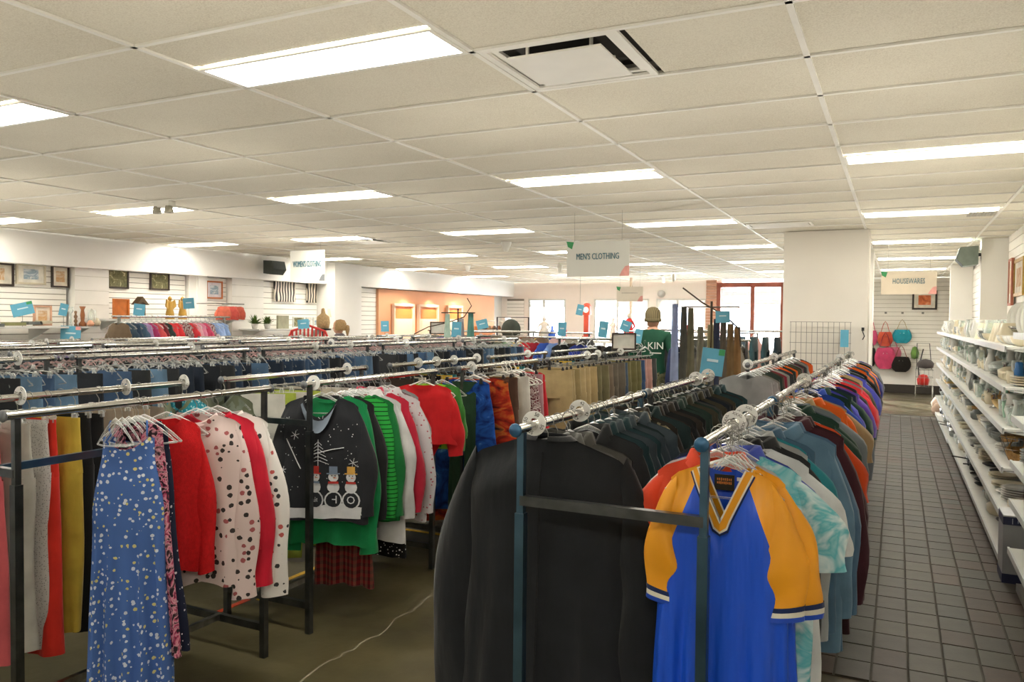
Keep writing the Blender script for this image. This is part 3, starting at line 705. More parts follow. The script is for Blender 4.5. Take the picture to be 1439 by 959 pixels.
def hang(rail, x, z, items, cat_of, lean=0, hk='clear', jit=.02):
    """items: list of (y, kind, colour name, material, extras)"""
    for i, it in enumerate(items):
        y, kind, cn, mt = it[:4]; ex = it[4] if len(it) > 4 else {}
        y = snap(x, y)
        noun = ex.get('noun') or {'tee': 'tee shirt', 'polo': 'polo shirt', 'longshirt': 'button shirt', 'sweater': 'sweater', 'jacket': 'suit jacket', 'coat': 'coat', 'kid': 'child top', 'blouse': 'blouse', 'dress': 'dress', 'pants': 'trousers', 'shorts': 'shorts'}[kind.replace('_far', '')]
        nm = noun.replace(' ', '_').replace('-', '_'); cat = ex.get('cat') or noun.split()[-1]
        if cat in ('top', 'tee'): cat = 'shirt'
        posn = ordinal(i)
        lab = ex.get('label') or '%s %s, %s on the %s' % (cn, noun, posn if i else 'first', rail)
        rz = ex.get('rz', lean+rnd.uniform(-.16, .16)); dx = ex.get('dx', rnd.uniform(-jit, jit)); v = rnd.randrange(5); sc_ = ex.get('sc', rnd.uniform(.95, 1.06))
        hkind = ex.get('hk', 'clip' if kind in ('pants', 'shorts') else hk)
        if kind in ('pants', 'shorts'): pants(nm, v, mt, x+dx, y, z, lab, rz, 'trousers' if kind == 'pants' else 'shorts', False, kind == 'shorts', None, sc_)
        else: garment(nm, kind+('_far' if y > 5.2 else ''), v, mt, x+dx, y, z, lab, cat, rz, ex.get('sleeve'), ex.get('collar'), None, sc_)
        if hkind: hanger(hkind, x+dx, y, z, '%s hanger under the %s %s on the %s' % ({'clear': 'clear', 'clip': 'clip', 'suit': 'black suit', 'white': 'white', 'wood': 'wooden'}[hkind], posn if i else 'first', noun.split()[-1], rail), rz)
# ---- rail beside the tiled aisle
C = fabric
A = []
def a(y, kind, cn, c, **ex): A.append((y, kind, cn, c if not isinstance(c, str) else C(c), ex))
a(2.40, 'polo', 'red orange', '#c8442a', rz=0); a(2.45, 'tee', 'pale grey', '#b9bcc0'); a(2.60, 'tee', 'navy', '#1d2740'); a(2.55, 'polo', 'royal purple', '#4050a8')
a(2.50, 'tee', 'aqua tie-dye', tiedye, sc=1.1); a(2.66, 'tee', 'white', '#cfd3d6', sc=1.12); a(2.72, 'polo', 'black', '#1b1c1f', sc=1.05); a(2.77, 'tee', 'deep orange', '#c25a24'); a(2.79, 'polo', 'charcoal', '#2b2d30', sc=1.12)
a(2.90, 'longshirt', 'light grey', '#9ea3a6', sc=1.08); a(2.96, 'tee', 'teal', '#2a7f8c'); a(3.02, 'longshirt', 'slate blue', '#46647d', sc=1.1); a(3.09, 'tee', 'royal blue', '#254fa8'); a(3.16, 'longshirt', 'faded denim', '#5a7a92', sc=1.16, dx=.05); a(3.23, 'longshirt', 'dusty blue', '#4b6a86', sc=1.16, dx=.05)
a(3.31, 'tee', 'dark teal', '#1f5360'); a(3.38, 'longshirt', 'maroon', '#3c1a24', sc=1.2, dx=.06); a(3.47, 'longshirt', 'dark maroon', '#351a20', sc=1.2, dx=.06); a(3.56, 'tee', 'bright orange red', '#cb4a22', sc=1.2, dx=.05); a(3.64, 'polo', 'grey', '#80868a'); a(3.73, 'tee', 'pale grey', '#a9adb0', sc=1.1)
cyc = [('dark green', '#1f3a30'), ('steel grey', '#6e767c'), ('orange', '#d2601f'), ('black', '#1a1b1e'), ('forest green', '#24463a'), ('royal blue', '#2c4aa6'), ('violet blue', '#4b4fb2'), ('navy', '#1e2844'), ('purple', '#5a3f9c'), ('deep red', '#9e2630'), ('bright red', '#c92d33'), ('crimson', '#b4283a'), ('black', '#17181a'), ('olive', '#4b4a36'), ('tan', '#a08a68'), ('charcoal', '#2d2f33'), ('slate', '#56626e'), ('grey', '#868c90'), ('steel blue', '#3e5d7a'), ('red', '#b3302c'), ('black', '#1c1d20'), ('dark grey', '#3f4347'), ('amber orange', '#d9781e'), ('gold orange', '#dd8a1f'), ('black', '#191a1c'), ('ash grey', '#74797d'), ('indigo', '#3a3f90'), ('brown', '#4e3b33')]
y = 3.83; i = 0
while y < 9.55:
    if not (4.7 < y < 4.8 or 7.85 < y < 7.95):
        cn, c = cyc[i*len(cyc)*1//62 % len(cyc)] if 0 else cyc[min(len(cyc)-1, int((y-3.83)/5.75*len(cyc)))]
        cn2, c2 = cyc[rnd.randrange(len(cyc))] if i % 3 == 2 else (cn, c)
        a(y, ('tee', 'polo', 'longshirt', 'tee')[i % 4], cn2, c2, sc=rnd.uniform(1.0, 1.18), dx=rnd.uniform(0, .05))
    y += .088; i += 1
hang('rail beside the tiled aisle', XA, ZR, A, None)
# ---- coat rail
A = []
a(2.46, 'jacket', 'grey', '#636462', sc=1.0); a(2.52, 'jacket', 'dark grey', '#4f4f4c'); a(2.59, 'coat', 'charcoal', '#2c2d2f')
y = 2.76; dk = [('charcoal', '#2a2c2e'), ('dark grey', '#3c3e3f'), ('black', '#1b1c1e'), ('green black', '#1f2f30'), ('dark teal', '#22393e'), ('navy black', '#1c222c'), ('bottle green', '#24352f'), ('brown black', '#2d2823'), ('slate', '#39434a')]
i = 0
while y < 4.86:
    if not (2.64 < y < 2.73 or 4.47 < y < 4.56): 
        cn, c = dk[(i*4+i//3) % 9]
        if 3.18 < y < 3.42 and i % 2: a(y, 'longshirt', 'black and cream plaid', plaidb)
        elif y > 4.0 and i % 4 == 1: a(y, 'jacket', 'olive brown', '#3a372b')
        else: a(y, 'jacket', cn, c, sc=rnd.uniform(.96, 1.08))
    y += .074; i += 1
wm = [('heather grey', '#7c7d7c'), ('stone grey', '#6c6b66'), ('dark green', '#243029'), ('cranberry', '#7a2232'), ('charcoal', '#2f3133'), ('rust orange', '#c8551f'), ('bright orange', '#d8641c'), ('brown', '#4a342a'), ('black', '#1c1c1e'), ('wine', '#5a2030'), ('ash', '#86857f'), ('dark slate', '#333a3d'), ('olive', '#4a4a38')]
y = 6.1; i = 0
while y < 9.3:
    cn, c = wm[min(12, int((y-6.1)/3.2*13))] if i % 2 or i < 4 else wm[rnd.randrange(13)]
    a(y, 'sweater' if i % 3 else 'longshirt', cn, c, sc=rnd.uniform(1, 1.12)); y += .1; i += 1
for j, (yy, cn, c) in enumerate(((5.05, 'mustard', '#c59a2e'), (5.2, 'pale green', '#a9b79a'), (5.35, 'mid blue', '#3f6b9a'), (5.5, 'grey', '#7d8082'), (5.7, 'navy', '#232c44'), (5.85, 'teal', '#2f6f78'))):
    pass
hang('coat rail', XB, ZR, A, None, hk='clear')
# ---- big black coat seen from behind
T = Top(seed=4, ws=.275, wc=.275, wh=.31, ln=.95, th=.07, nw=.075, df=.0, db=.0, slope=.34, fold=.014, nc=56, nt=36, z0=-.05)
t = thing('overcoat', 'very large black suit coat seen from behind at the rack front', 'coat', (-1.02, 2.37, ZR), .03)
blk = fabric('#1d2024')
MB().grid(T.body(), True).build('body', blk, t)
for s_ in (-1, 1): MB().grid(T.sleeve(s_, .8, .125, .075, .06, n=22, m_=20, seed=4, thk=.05), True).build('sleeve', blk, t)
MB().grid(T.collar(.012)).build('collar', blk, t)
g = MB(); P = [T.front(0.0, z)+np.array([0, -.003, 0]) for z in np.linspace(-.09, -.98, 24)]
g.tube([tuple(p) for p in P], .0022, 5); g.build('back_seam', fabric('#15171a'), t)
hanger('suit', -1.02, 2.37, ZR, 'black suit hanger inside the very large black coat', .03)
# ---- blue and gold jerseys
royal = plain('royal_satin', '#1a48b8', .38, 0, .12, 5, .5, 0); gold = plain('gold_mesh', '#e39a16', .55, 0, .08, 6); trimw = C('#dcd7c8'); trimn = C('#1b2a55')
bump(royal.node_tree, royal.node_tree.nodes['Principled BSDF'], noise(royal.node_tree, coord(royal.node_tree), 14, 3), .25, .02)
raglan, nt, b = nmat('raglan_jersey'); v_ = coord(nt); sp = nt.nodes.new('ShaderNodeSeparateXYZ'); L(nt, v_, sp.inputs[0])
ab = nt.nodes.new('ShaderNodeMath'); ab.operation = 'ABSOLUTE'; L(nt, sp.outputs[0], ab.inputs[0])
mz = nt.nodes.new('ShaderNodeMath'); mz.operation = 'MULTIPLY_ADD'; L(nt, sp.outputs[2], mz.inputs[0]); mz.inputs[1].default_value = .42; mz.inputs[2].default_value = -.062+.42*.085-.0; L(nt, ab.outputs[0], mz.inputs[2]) if 0 else None
ad = nt.nodes.new('ShaderNodeMath'); ad.operation = 'ADD'; L(nt, ab.outputs[0], ad.inputs[0]); L(nt, mz.outputs[0], ad.inputs[1])
L(nt, ramp(nt, ad.outputs[0], [(0, '#1450d0'), (.002, '#e39a16')], True), b.inputs['Base Color']); b.inputs['Roughness'].default_value = .4; bump(nt, b, noise(nt, coord(nt, 'Object', (10, 10, 1.6)), 1, 3), .7, .05)
def jersey(label, x, y, seed, rz):
    return jersey_(label, x-.035, y, seed, rz)
def jersey_(label, x, y, seed, rz):
    T = Top(seed=seed, ws=.165, wc=.2, wh=.22, ln=.86, th=.04, nw=.075, df=.15, db=.02, slope=.36, vneck=True, fold=.016, nc=96, nt=70); T.k = 13
    t = thing('jersey', label, 'jersey', (x, y, ZR), rz)
    MB().grid(T.body(), True).build('body', raglan, t)
    for s_ in (-1, 1):
        S = T.sleeve(s_, .34, .095, .07, .025, n=22, m_=22, seed=seed, thk=.04); o = MB().grid(S, True).build('sleeve', gold, t)
        E_ = S[-4:]; cen = E_.mean(axis=1, keepdims=True)
        for k, (r0, r1, mm) in enumerate(((0, 1, trimn), (1, 2, trimw), (2, 3, royal))):
            Q = cen[r0:r1+1]+(E_[r0:r1+1]-cen[r0:r1+1])*1.03; MB().grid(Q, True).build('cuff_stripe', mm, o)
    def vstrip(off, wd, mat, lift):
        g = MB()
        for s_ in (-1, 1):
            rows = [[], []]
            for u in np.linspace(0, 1, 14):
                x = s_*(T.nw*(1-u)); z = float(T.ztop(np.array(abs(x)), True))
                nx, nz = s_*.8, -.6
                for r, o_ in enumerate((off, off+wd)):
                    xx = x+nx*o_; zz = z+nz*o_-.0
                    if u > .9: xx = x*1+nx*o_*(1-u)/.1; zz = z-o_*1.2
                    p = T.front(xx, min(zz, z-.001)); rows[r].append((xx, float(p[1])-lift, zz))
            g.grid(rows, False, True)
        return g.build('neck_trim', mat, t)
    t.scale = (.9, 1, 1); vstrip(.0, .02, gold, .005); vstrip(.02, .005, trimw, .0055); vstrip(-.004, .005, trimw, .0055); vstrip(.026, .005, trimn, .0055)
    # inside back of the neck with the label
    MB().box((0.0, .02, -.125), (.062, .003, .045)).build('neck_label', C('#2d2a20'), t)
    g = MB()
    for rr_, zz_ in ((8, -.116), (9, -.126)):
        for q_ in range(rr_): g.box((-.021+.042*q_/(rr_-1), .0182, zz_), (.0034, .001, .006+.001*((q_*7) % 3)))
    stuff(g.build('label_print', plain('orange_print', '#c4722a', .7), t))
    MB().box((.045, .018, -.112), (.012, .002, .01)).build('size_tag', white_plastic, t)
    return t
jersey('blue satin jersey with gold raglan sleeves and V neck, in front', -.40, 2.27, 21, .02)
jersey('second blue and gold jersey, mostly hidden behind the front one', -.385, 2.315, 35, -.03)
hanger('clear', -.435, 2.27, ZR, 'clear plastic hanger inside the front blue and gold jersey', .02); hanger('clear', -.42, 2.315, ZR, 'clear plastic hanger of the second blue and gold jersey', -.03)
for k in range(5): hanger('clear', -.435+.008*k, 2.335+.012*k, ZR, 'empty clear hanger bunched behind the blue and gold jerseys, %s from the front' % (ordinal(k) if k else 'first'), .02+.03*k, 'empty clear hangers behind the jerseys').scale = (.45, 1, 1)
# ---- left front rail (dress, pyjamas, sweaters)
lean = .35
T = Top(seed=9, ws=.1, wc=.14, wh=.17, ln=1.03, th=.05, nw=.085, df=.05, db=.03, slope=.2, fold=.03, nc=60, nt=30, z0=-.13); T.k = 15
t = thing('dress', 'long blue sleeveless dress with a white floral print', 'dress', (LA, 2.16, ZL), .5)
MB().grid(T.body(), True).build('body', floral, t)
for s_ in (-1, 1): MB().tube([(s_*.07, 0, -.135), (s_*.075, -.01, -.09), (s_*.07, 0, -.07)], .004, 5).build('strap', floral, t)
hanger('clear', LA, 2.16, ZL, 'clear plastic hanger of the long blue floral dress', .5).scale = (.5, 1, 1)
for k, yy in enumerate((2.1, 2.13, 2.19)): hanger('clear', LA, yy, ZL, 'clear plastic hanger crowded at the blue floral dress, %s from the front' % (ordinal(k) if k else 'first'), .4+.1*k, 'crowded hangers at the floral dress').scale = (.45, 1, 1)
A = []
a(2.20, 'dress', 'navy and pink patterned', pinkmix, rz=.35, sc=.8, label='pink and black patterned dress twisted beside the blue floral dress')
a(2.235, 'dress', 'navy dotted', navydots, rz=.3, sc=.8, label='navy dress with white dots behind the blue floral dress')
a(2.34, 'sweater', 'red quilted', plain('red_quilt', '#c4191d', .8, 0, .12, 60, .2, .9), rz=.95, dx=.0, sc=.75, label='bright red quilted sweater whose sleeve hangs by the floral dress')
hang('front dress rail', LA, ZL, A, None)
def shirt_hero(label, name, y, mat, T, sl, rz, dx=0, cat='shirt', smat=None, cuffm=None):
    t = thing(name, label, cat, (LA+dx, y, ZL), rz)
    MB().grid(T.body(), True).build('body', mat, t)
    for s_ in (-1, 1):
        S = T.sleeve(s_, *sl, n=20, m_=18, seed=T.seed); o = MB().grid(S, True).build('sleeve', smat or mat, t)
        E_ = S[-3:]; cen = E_.mean(axis=1, keepdims=True); MB().grid(cen+(E_-cen)*1.03, True).build('cuff', cuffm or mat, o)
    rows = [[], []]
    for j in range(33):
        a_ = 2*PI*j/32; x = math.cos(a_)*T.nw; z = float(T.ztop(np.array(x), math.sin(a_) < 0)); yv = math.sin(a_)*.044
        rows[0].append((x, yv, z+.006)); rows[1].append((x*1.1, yv*1.12, z-.012))
    MB().grid(rows, False, True).build('neckband', cuffm or mat, t); return t, T
T1 = Top(seed=12, ws=.19, wc=.215, wh=.225, ln=.75, th=.045, nw=.085, df=.04, slope=.35, fold=.014, nc=60, nt=34)
shirt_hero('pale pink pyjama top with dark leaf print, foremost of the pyjamas', 'pyjama_top', 2.50, pjpink, T1, (.74, .095, .055, .03), .5)
T2 = Top(seed=13, ws=.19, wc=.22, wh=.23, ln=.6, th=.05, nw=.085, df=.04, slope=.35, nc=40, nt=24)
shirt_hero('bright red pyjama top tucked between the printed pyjama tops', 'pyjama_top', 2.56, C('#c01c33'), T2, (.7, .09, .05, .03), .5, .02)
T3 = Top(seed=14, ws=.2, wc=.23, wh=.24, ln=.7, th=.045, nw=.085, df=.04, slope=.35, nc=50, nt=30)
shirt_hero('white pyjama top with black ring print behind the pink one', 'pyjama_top', 2.62, pjwhite, T3, (.76, .095, .055, .04), .5, .03)
for yy, n_ in ((2.50, 'pale pink pyjama top'), (2.56, 'bright red pyjama top'), (2.62, 'white pyjama top')): hanger('clear', LA, yy, ZL, 'clear plastic hanger of the %s' % n_, .5)
# green top, snowman sweater
Tg = Top(seed=15, ws=.2, wc=.235, wh=.235, ln=.8, th=.05, nw=.1, df=.02, slope=.3, nc=40, nt=24)
shirt_hero('bright green long top showing above and below the snowman sweater', 'long_top', 3.42, C('#14804a'), Tg, (.78, .095, .05, .03), .3)
Ts = Top(seed=16, ws=.205, wc=.245, wh=.255, ln=.66, th=.045, nw=.1, df=.11, db=.0, slope=.36, fold=.008, nc=72, nt=44); Ts.sway = 0
ts, _ = shirt_hero('black winter sweater printed with snowflakes and three snowmen', 'snowman_sweater', 3.36, C('#25272c'), Ts, (.56, .1, .05, .03), .32, -.02, 'sweater')
pw = plain('print_white', '#d4d6da', .8); prd = plain('print_red', '#b03028', .8); pbl = plain('print_grey_blue', '#6f7f94', .8); pyl = plain('print_yellow', '#d2a24a', .8)
def on(x, z, lift=.004): p = Ts.front(x, z); return (float(p[0]), float(p[1])-lift, float(p[2]))
def patch(pts, mat, nm, lift=.004, par=ts): return MB().poly([on(x, z, lift) for x, z in pts]).build(nm, mat, par)
def dsk(cx, cz, r, mat, nm, lift=.004, n=14):
    g = MB(); c0 = on(cx, cz, lift); g.v = [c0]+[on(cx+r*math.cos(2*PI*j/n), cz+r*math.sin(2*PI*j/n), lift) for j in range(n)]
    g.f = [(0, 1+j, 1+(j+1) % n) for j in range(n)]; g.sm = [False]*n; g.mi = [0]*n; return g.build(nm, mat, ts)
def line(pts, r, mat, nm, lift=.0045): return MB().tube([on(x, z, lift) for x, z in pts], r, 4, False).build(nm, mat, ts)
# snow ground
gd = MB(); rows = [[], []]
for x in np.linspace(-.24, .24, 24): rows[0].append(on(x, -.655+.018*math.sin(x*14), .004)); rows[1].append(on(x, -.722+.004*math.sin(x*9), .004))
gd.grid(rows).build('snow_print', pw, ts)
for cx, s_, hat in ((-.015, 1, prd), (.085, .95, pbl), (.18, 1, pyl)):
    dsk(cx, -.62, .05*s_, pw, 'snowman_print', .005); dsk(cx, -.62, .042*s_, C('#25272c'), 'snowman_print', .0056); dsk(cx, -.55, .034*s_, pw, 'snowman_print', .0062); dsk(cx, -.497, .027, pw, 'snowman_print', .0066)
    patch([(cx-.035, -.475), (cx+.035, -.475), (cx+.035, -.482), (cx-.035, -.482)], hat, 'hat_print', .0075); patch([(cx-.022, -.44), (cx+.022, -.44), (cx+.022, -.476), (cx-.022, -.476)], hat, 'hat_print', .0075)
    for k in (-1, 1): dsk(cx+k*.009, -.49, .0035, C('#25272c'), 'eye_print', .0085, 6)
    patch([(cx, -.497), (cx+.022, -.502), (cx, -.503)], plain('print_orange', '#cf6a2a', .8), 'nose_print', .0085)
    patch([(cx-.026, -.52), (cx+.026, -.52), (cx+.028, -.532), (cx-.028, -.532)], prd if hat != prd else pbl, 'scarf_print', .008)
for cx, wd in ((-.015, 'Faith'), (.085, 'H'), (.18, 'O')):
    p = on(cx, -.62, .009); text('word_print', wd, .04 if len(wd) > 1 else .06, pw, ts, p, (PI/2, 0, 0), .0004)
line([(-.0, -.3), (-.0, -.44)], .002, pw, 'tree_print'); 
for k in range(6): line([(-.0-.02-.008*k, -.33-.02*k), (0, -.31-.02*k), (.02+.008*k, -.33-.02*k)], .0016, pw, 'tree_print')
line([(-.18, -.3), (-.12, -.42), (-.1, -.46)], .003, pw, 'branch_print'); line([(-.06, -.385), (.0, -.37), (.08, -.35), (.14, -.34)], .0025, pw, 'branch_print')
for cx, cz, r in ((.02, -.2, .028), (-.13, -.28, .024), (.19, -.42, .026), (.17, -.56, .022), (-.2, -.47, .02), (-.17, -.2, .018)):
    g = MB()
    for k in range(3):
        a_ = k*PI/3+.3; g.tube([on(cx-r*math.cos(a_), cz-r*math.sin(a_)), on(cx+r*math.cos(a_), cz+r*math.sin(a_))], .0018, 4, False)
    g.build('snowflake_print', pw, ts)
random.seed(4)
g = MB()
for k in range(70):
    x, z = random.uniform(-.22, .22), random.uniform(-.6, -.2); c0 = on(x, z); r = random.uniform(.0015, .004)
    g.poly([(c0[0]+r*math.cos(a_), c0[1], c0[2]+r*math.sin(a_)) for a_ in (0, 1, 2, 3, 4, 5)])
stuff(g.build('snow_dots_print', pw, ts))
# draped cowl of the sweater
rows = []
for k in range(4):
    rows.append([on(x, -.078-.02-(.10+.022*k)*(1-(x/.1)**2) if abs(x) < .1 else -.1, .004+.008*k) for x in np.linspace(-.095, .095, 16)])
MB().grid(rows).build('cowl', C('#7b8796'), ts)
hanger('clear', LA-.02, 3.36, ZL, 'clear plastic hanger of the snowman sweater', .32); hanger('clear', LA, 3.42, ZL, 'clear plastic hanger of the bright green long top', .3)
A = []
lm = dict(rz=.25)
a(3.56, 'sweater', 'black', '#1d1e20', rz=.3); a(3.62, 'dress', 'red tartan', plaidr, rz=.3, sc=.75, label='red and black tartan night dress hanging low behind the sweater')
a(3.68, 'sweater', 'green striped', greenst, rz=.28, sc=1.12, dx=.04, label='bright green sweater with black stripes behind the snowman sweater'); a(3.74, 'sweater', 'kelly green', '#176e36', rz=.3, sc=1.14, dx=.05)
a(3.80, 'sweater', 'crimson', '#a81f30', rz=.25, sc=1.1); a(3.86, 'longshirt', 'white', '#c9c9cb', rz=.25, sc=1.14, dx=.04); a(3.92, 'dress', 'black speckled', blackdots, rz=.2, sc=1.2); a(3.98, 'sweater', 'rose red', '#b3233a', rz=.2, sc=1.16, dx=.06); a(4.05, 'longshirt', 'deep pink', '#b02a4a', rz=.2)
a(4.12, 'longshirt', 'grey heart print', heart, rz=.22, sc=1.18, dx=.06); a(4.2, 'sweater', 'scarlet', '#c0272b', rz=.2, sc=1.12); a(4.28, 'sweater', 'maroon', '#5b1c28', rz=.2); a(4.36, 'blouse', 'grey', '#8d8e90', rz=.2)
A[:] = [(3.48+(q[0]-3.56)*.6,)+q[1:] for q in A]
hang('snowman sweater rail', LA, ZL, A, None, .2)
A = []
a(4.46, 'kid', 'lime green', '#8fc23a', rz=.3, label='lime green small top peeking from under the cropped red top', dx=-.03, sc=1.25)
a(4.6, 'kid', 'leaf green', '#3c7d34', rz=.3, sc=.9, dx=.05); a(4.86, 'pants', 'dark green', '#26402f', sc=.55, rz=.1); a(4.88, 'dress', 'blue galaxy print', bluegal, rz=.1, sc=1.4)
a(5.02, 'dress', 'red tapestry print', tapestry, rz=.3, sc=1.9, label='wide red and orange tapestry dress with a printed scene')
a(5.1, 'dress', 'dark red', '#7a1f1c', rz=.2, sc=1.5); a(5.25, 'pants', 'brown check', stripes('brown_check', '#5e4034', '#7a5546', 40, .5, 2, '#4a332a', True)); a(5.33, 'pants', 'brown tweed', '#5b4438'); a(5.41, 'pants', 'mustard', '#9c7232')
a(5.5, 'pants', 'off white', '#c4c2bb', rz=.35, sc=1.1); a(5.57, 'pants', 'cream', '#cfcbc0', rz=.2); a(5.66, 'dress', 'maroon and white print', pat_r, rz=.1, sc=1.3); a(5.75, 'dress', 'wine print', pat_r, rz=.1, sc=1.2); a(5.85, 'pants', 'dusty pink', '#a9858a'); a(5.95, 'dress', 'bright red', '#b8202a', rz=.1, sc=1.2)
kh = [('khaki', '#9d8a63'), ('dark khaki', '#877650'), ('tan', '#a8946c'), ('sand', '#a48f66'), ('olive', '#6c664a'), ('taupe', '#7d6f5f'), ('brown grey', '#6b6459'), ('slate blue', '#4c5d72'), ('khaki green', '#7d7650'), ('moss', '#77734d'), ('denim blue', '#3f5a82'), ('dusty pink', '#b98f86'), ('charcoal', '#3c3d3c')]
y = 6.3; i = 0
while y < 9.1:
    cn, c = kh[min(12, int((y-6.3)/2.8*13))]; a(y, 'pants', cn, c, sc=1.15, rz=rnd.uniform(.1, .45)); y += .15; i += 1
hang('rail of khaki trousers', LA, ZL, A, None, .2)
# cropped red top over lime
t = thing('cropped_top', 'red cropped long sleeve top with a red piece hanging below', 'shirt', (LA-.02, 4.36, ZL), .4)
Tr = Top(seed=31, ws=.19, wc=.22, wh=.23, ln=.38, th=.05, nw=.08, df=.03, slope=.25, nc=40, nt=20)
redc = C('#c51f24'); MB().grid(Tr.body(), True).build('body', redc, t)
for s_ in (-1, 1): MB().grid(Tr.sleeve(s_, .4, .085, .05, .03, n=14, m_=14, seed=31), True).build('sleeve', redc, t)
MB().grid([[(x*(1-.75*u)+.02, .01*math.cos(x*9), -.43-.17*u) for x in np.linspace(-.12, .12, 9)] for u in np.linspace(0, 1, 6)]).build('lower_piece', redc, t)
hanger('white', LA-.02, 4.36, ZL, 'white plastic hanger of the cropped red top', .4)
for k, yy in enumerate((4.98, 5.46, 5.52, 5.6, 5.68)): hanger('white', LA+.02, yy, ZL, 'empty white plastic hanger above the tapestry dress' if k == 0 else 'white plastic hanger tilted by the off white trousers, %s from the tapestry dress' % ordinal(k-1 if k > 1 else 0), .7-.1*k, None if k == 0 else 'white plastic hangers by the off white trousers')
# ---- second left rail: trousers
A = []
a(1.72, 'pants', 'white', '#c9c7c0', rz=.15, sc=.8); a(1.8, 'pants', 'cream', '#c2bfb4', rz=.15, sc=.8); a(1.9, 'pants', 'coral pink', '#c0575c', rz=.15, sc=.8); a(1.98, 'pants', 'pale grey', '#a5a39b'); a(2.0, 'pants', 'white linen', '#bdbab2', rz=.15, sc=.82)
a(2.08, 'pants', 'grey dotted', greydots, rz=.3, sc=.82); a(2.13, 'pants', 'bright red', '#c22a1c', rz=.15, sc=.8); a(2.20, 'pants', 'yellow', '#b39c3a', rz=.3, sc=.82); a(2.28, 'pants', 'black', '#17181a', rz=.35, sc=.82); a(2.34, 'pants', 'black', '#1a1a1c', rz=.3, sc=.82)
a(2.45, 'pants', 'taupe', '#8d8171', rz=.5, sc=.82); a(2.55, 'pants', 'beige', '#9a8c79', rz=.45, sc=.82); a(2.68, 'pants', 'stone', '#857b6e', rz=.15, sc=.8); a(2.95, 'blouse', 'teal patterned', teal_p, rz=.15, sc=.8); a(3.02, 'blouse', 'sage green', '#6f7c62', rz=.15, sc=.8); a(3.1, 'blouse', 'grey green', '#6d7568', rz=.15, sc=.8); a(3.2, 'blouse', 'olive', '#5d6350')
a(3.42, 'pants', 'white', '#cac8c2', rz=.45, sc=1.2); a(3.5, 'pants', 'lime green', '#a8b84e', rz=.45, sc=1.25); a(3.58, 'pants', 'white denim', '#c2c0ba', rz=.4, sc=1.2); a(3.7, 'pants', 'lime yellow', '#a5b550', rz=.3, sc=1.2); a(3.79, 'pants', 'grey', '#5b5d5d', rz=.3); a(3.88, 'pants', 'cream', '#bfb9a9', rz=.3, sc=1.1); a(3.98, 'pants', 'off white', '#c0bdb4', rz=.3, sc=1.1); a(4.08, 'pants', 'black', '#1d1d20'); a(4.2, 'pants', 'grey', '#77797a')
y = 4.38; i = 0
pc = [('black', '#1b1c1e'), ('grey', '#6c6e70'), ('yellow', '#c7a63a'), ('dark brown', '#3c3029'), ('cream', '#bdb7a8'), ('denim', '#4a627c'), ('black speckled', None), ('teal', '#2d6a70'), ('charcoal', '#34373a')]
while y < 9.1:
    cn, c = pc[(i*5+i//4) % 9]; a(y, 'pants', cn, C(c) if c else blackdots, sc=1.0); y += .105; i += 1
hang('rail of hanging trousers', LB, ZL, A, None, .25)
# ---- rows further left: trousers and jeans, alike pieces share labels
def fill(x, z, y0, y1, step, mats, rail, names, short=False, hk='clip'):
    y = y0; i = 0
    while y < y1:
        if abs(snap(x, y)-y) > 1e-6: y += .04; continue
        mi = rnd.randrange(len(mats)); rz = .3+rnd.uniform(-.25, .3); v = rnd.randrange(6)
        o = pants(names[mi].split()[-1], v, mats[mi], x+rnd.uniform(-.02, .02), y, z, '%s, %s on the %s' % (names[mi], ordinal(i) if i else 'first', rail), rz, 'trousers', y > 3.4, short, 'trousers on the %s' % rail, rnd.uniform(.9, 1.1))
        hanger(hk, x, y, z, 'clip hanger of the %s trousers on the %s' % (ordinal(i) if i else 'first', rail), rz, 'hangers on the %s' % rail)
        y += step*rnd.uniform(.8, 1.2); i += 1
dn = ['dark blue jeans', 'mid blue jeans', 'faded blue jeans', 'blue black jeans', 'light blue jeans']
fill(-4.45, 1.40, 1.75, 9.2, .118, denim+darkp[:2], 'third row near rail', dn+['black trousers', 'charcoal trousers'])
fill(-5.05, 1.40, 2.2, 9.2, .16, darkp+denim[:2], 'third row far rail', ['navy black trousers', 'charcoal trousers', 'dark grey trousers', 'black trousers', 'brown grey trousers', 'dark blue jeans', 'mid blue jeans'])
fill(-6.25, 1.385, 3.0, 10.8, .24, darkp+denim[3:4], 'fourth row near rail', ['navy black trousers', 'charcoal trousers', 'dark grey trousers', 'black trousers', 'brown grey trousers', 'blue black jeans'])
# crowds of hangers too small to pick apart
def crowd(x, z, y0, y1, step, label, mat):
    g = MB(); y = y0; v0 = clear_me.vertices; vs = [tuple(q.co) for q in v0]; fs = [tuple(p.vertices) for p in clear_me.polygons]; hv = [tuple(q.co) for q in hook_me.vertices]; hf = [tuple(p.vertices) for p in hook_me.polygons]
    while y < y1:
        if abs(snap(x, y)-y) > 1e-6: y += .03; continue
        a_ = rnd.uniform(-.3, .5); ca, sa = math.cos(a_), math.sin(a_)
        for V, Fc in ((vs, fs), (hv, hf)): g.add([(x+p[0]*ca*.8, y+p[0]*sa*.8, z+p[2]*.9) for p in V], Fc, True)
        y += step*rnd.uniform(.7, 1.3)
    tag(g.build('packed_hangers', mat, None), label, 'hangers', None, 'stuff')
hm = plain('mixed_plastic', '#cfcfcb', .4, 0, .25, 3)
crowd(-6.85, 1.385, 3.0, 10.9, .05, 'mass of small hangers packed along the fourth row far rail', hm)
crowd(-6.25, 1.385, 3.2, 10.9, .06, 'mass of small hangers packed along the fourth row near rail', hm)
crowd(-8.0, 1.36, 3.8, 9.2, .05, 'mass of small hangers packed along the fifth row near rail', hm)
crowd(-8.6, 1.36, 4.5, 9.2, .05, 'mass of small hangers packed along the fifth row far rail', hm)
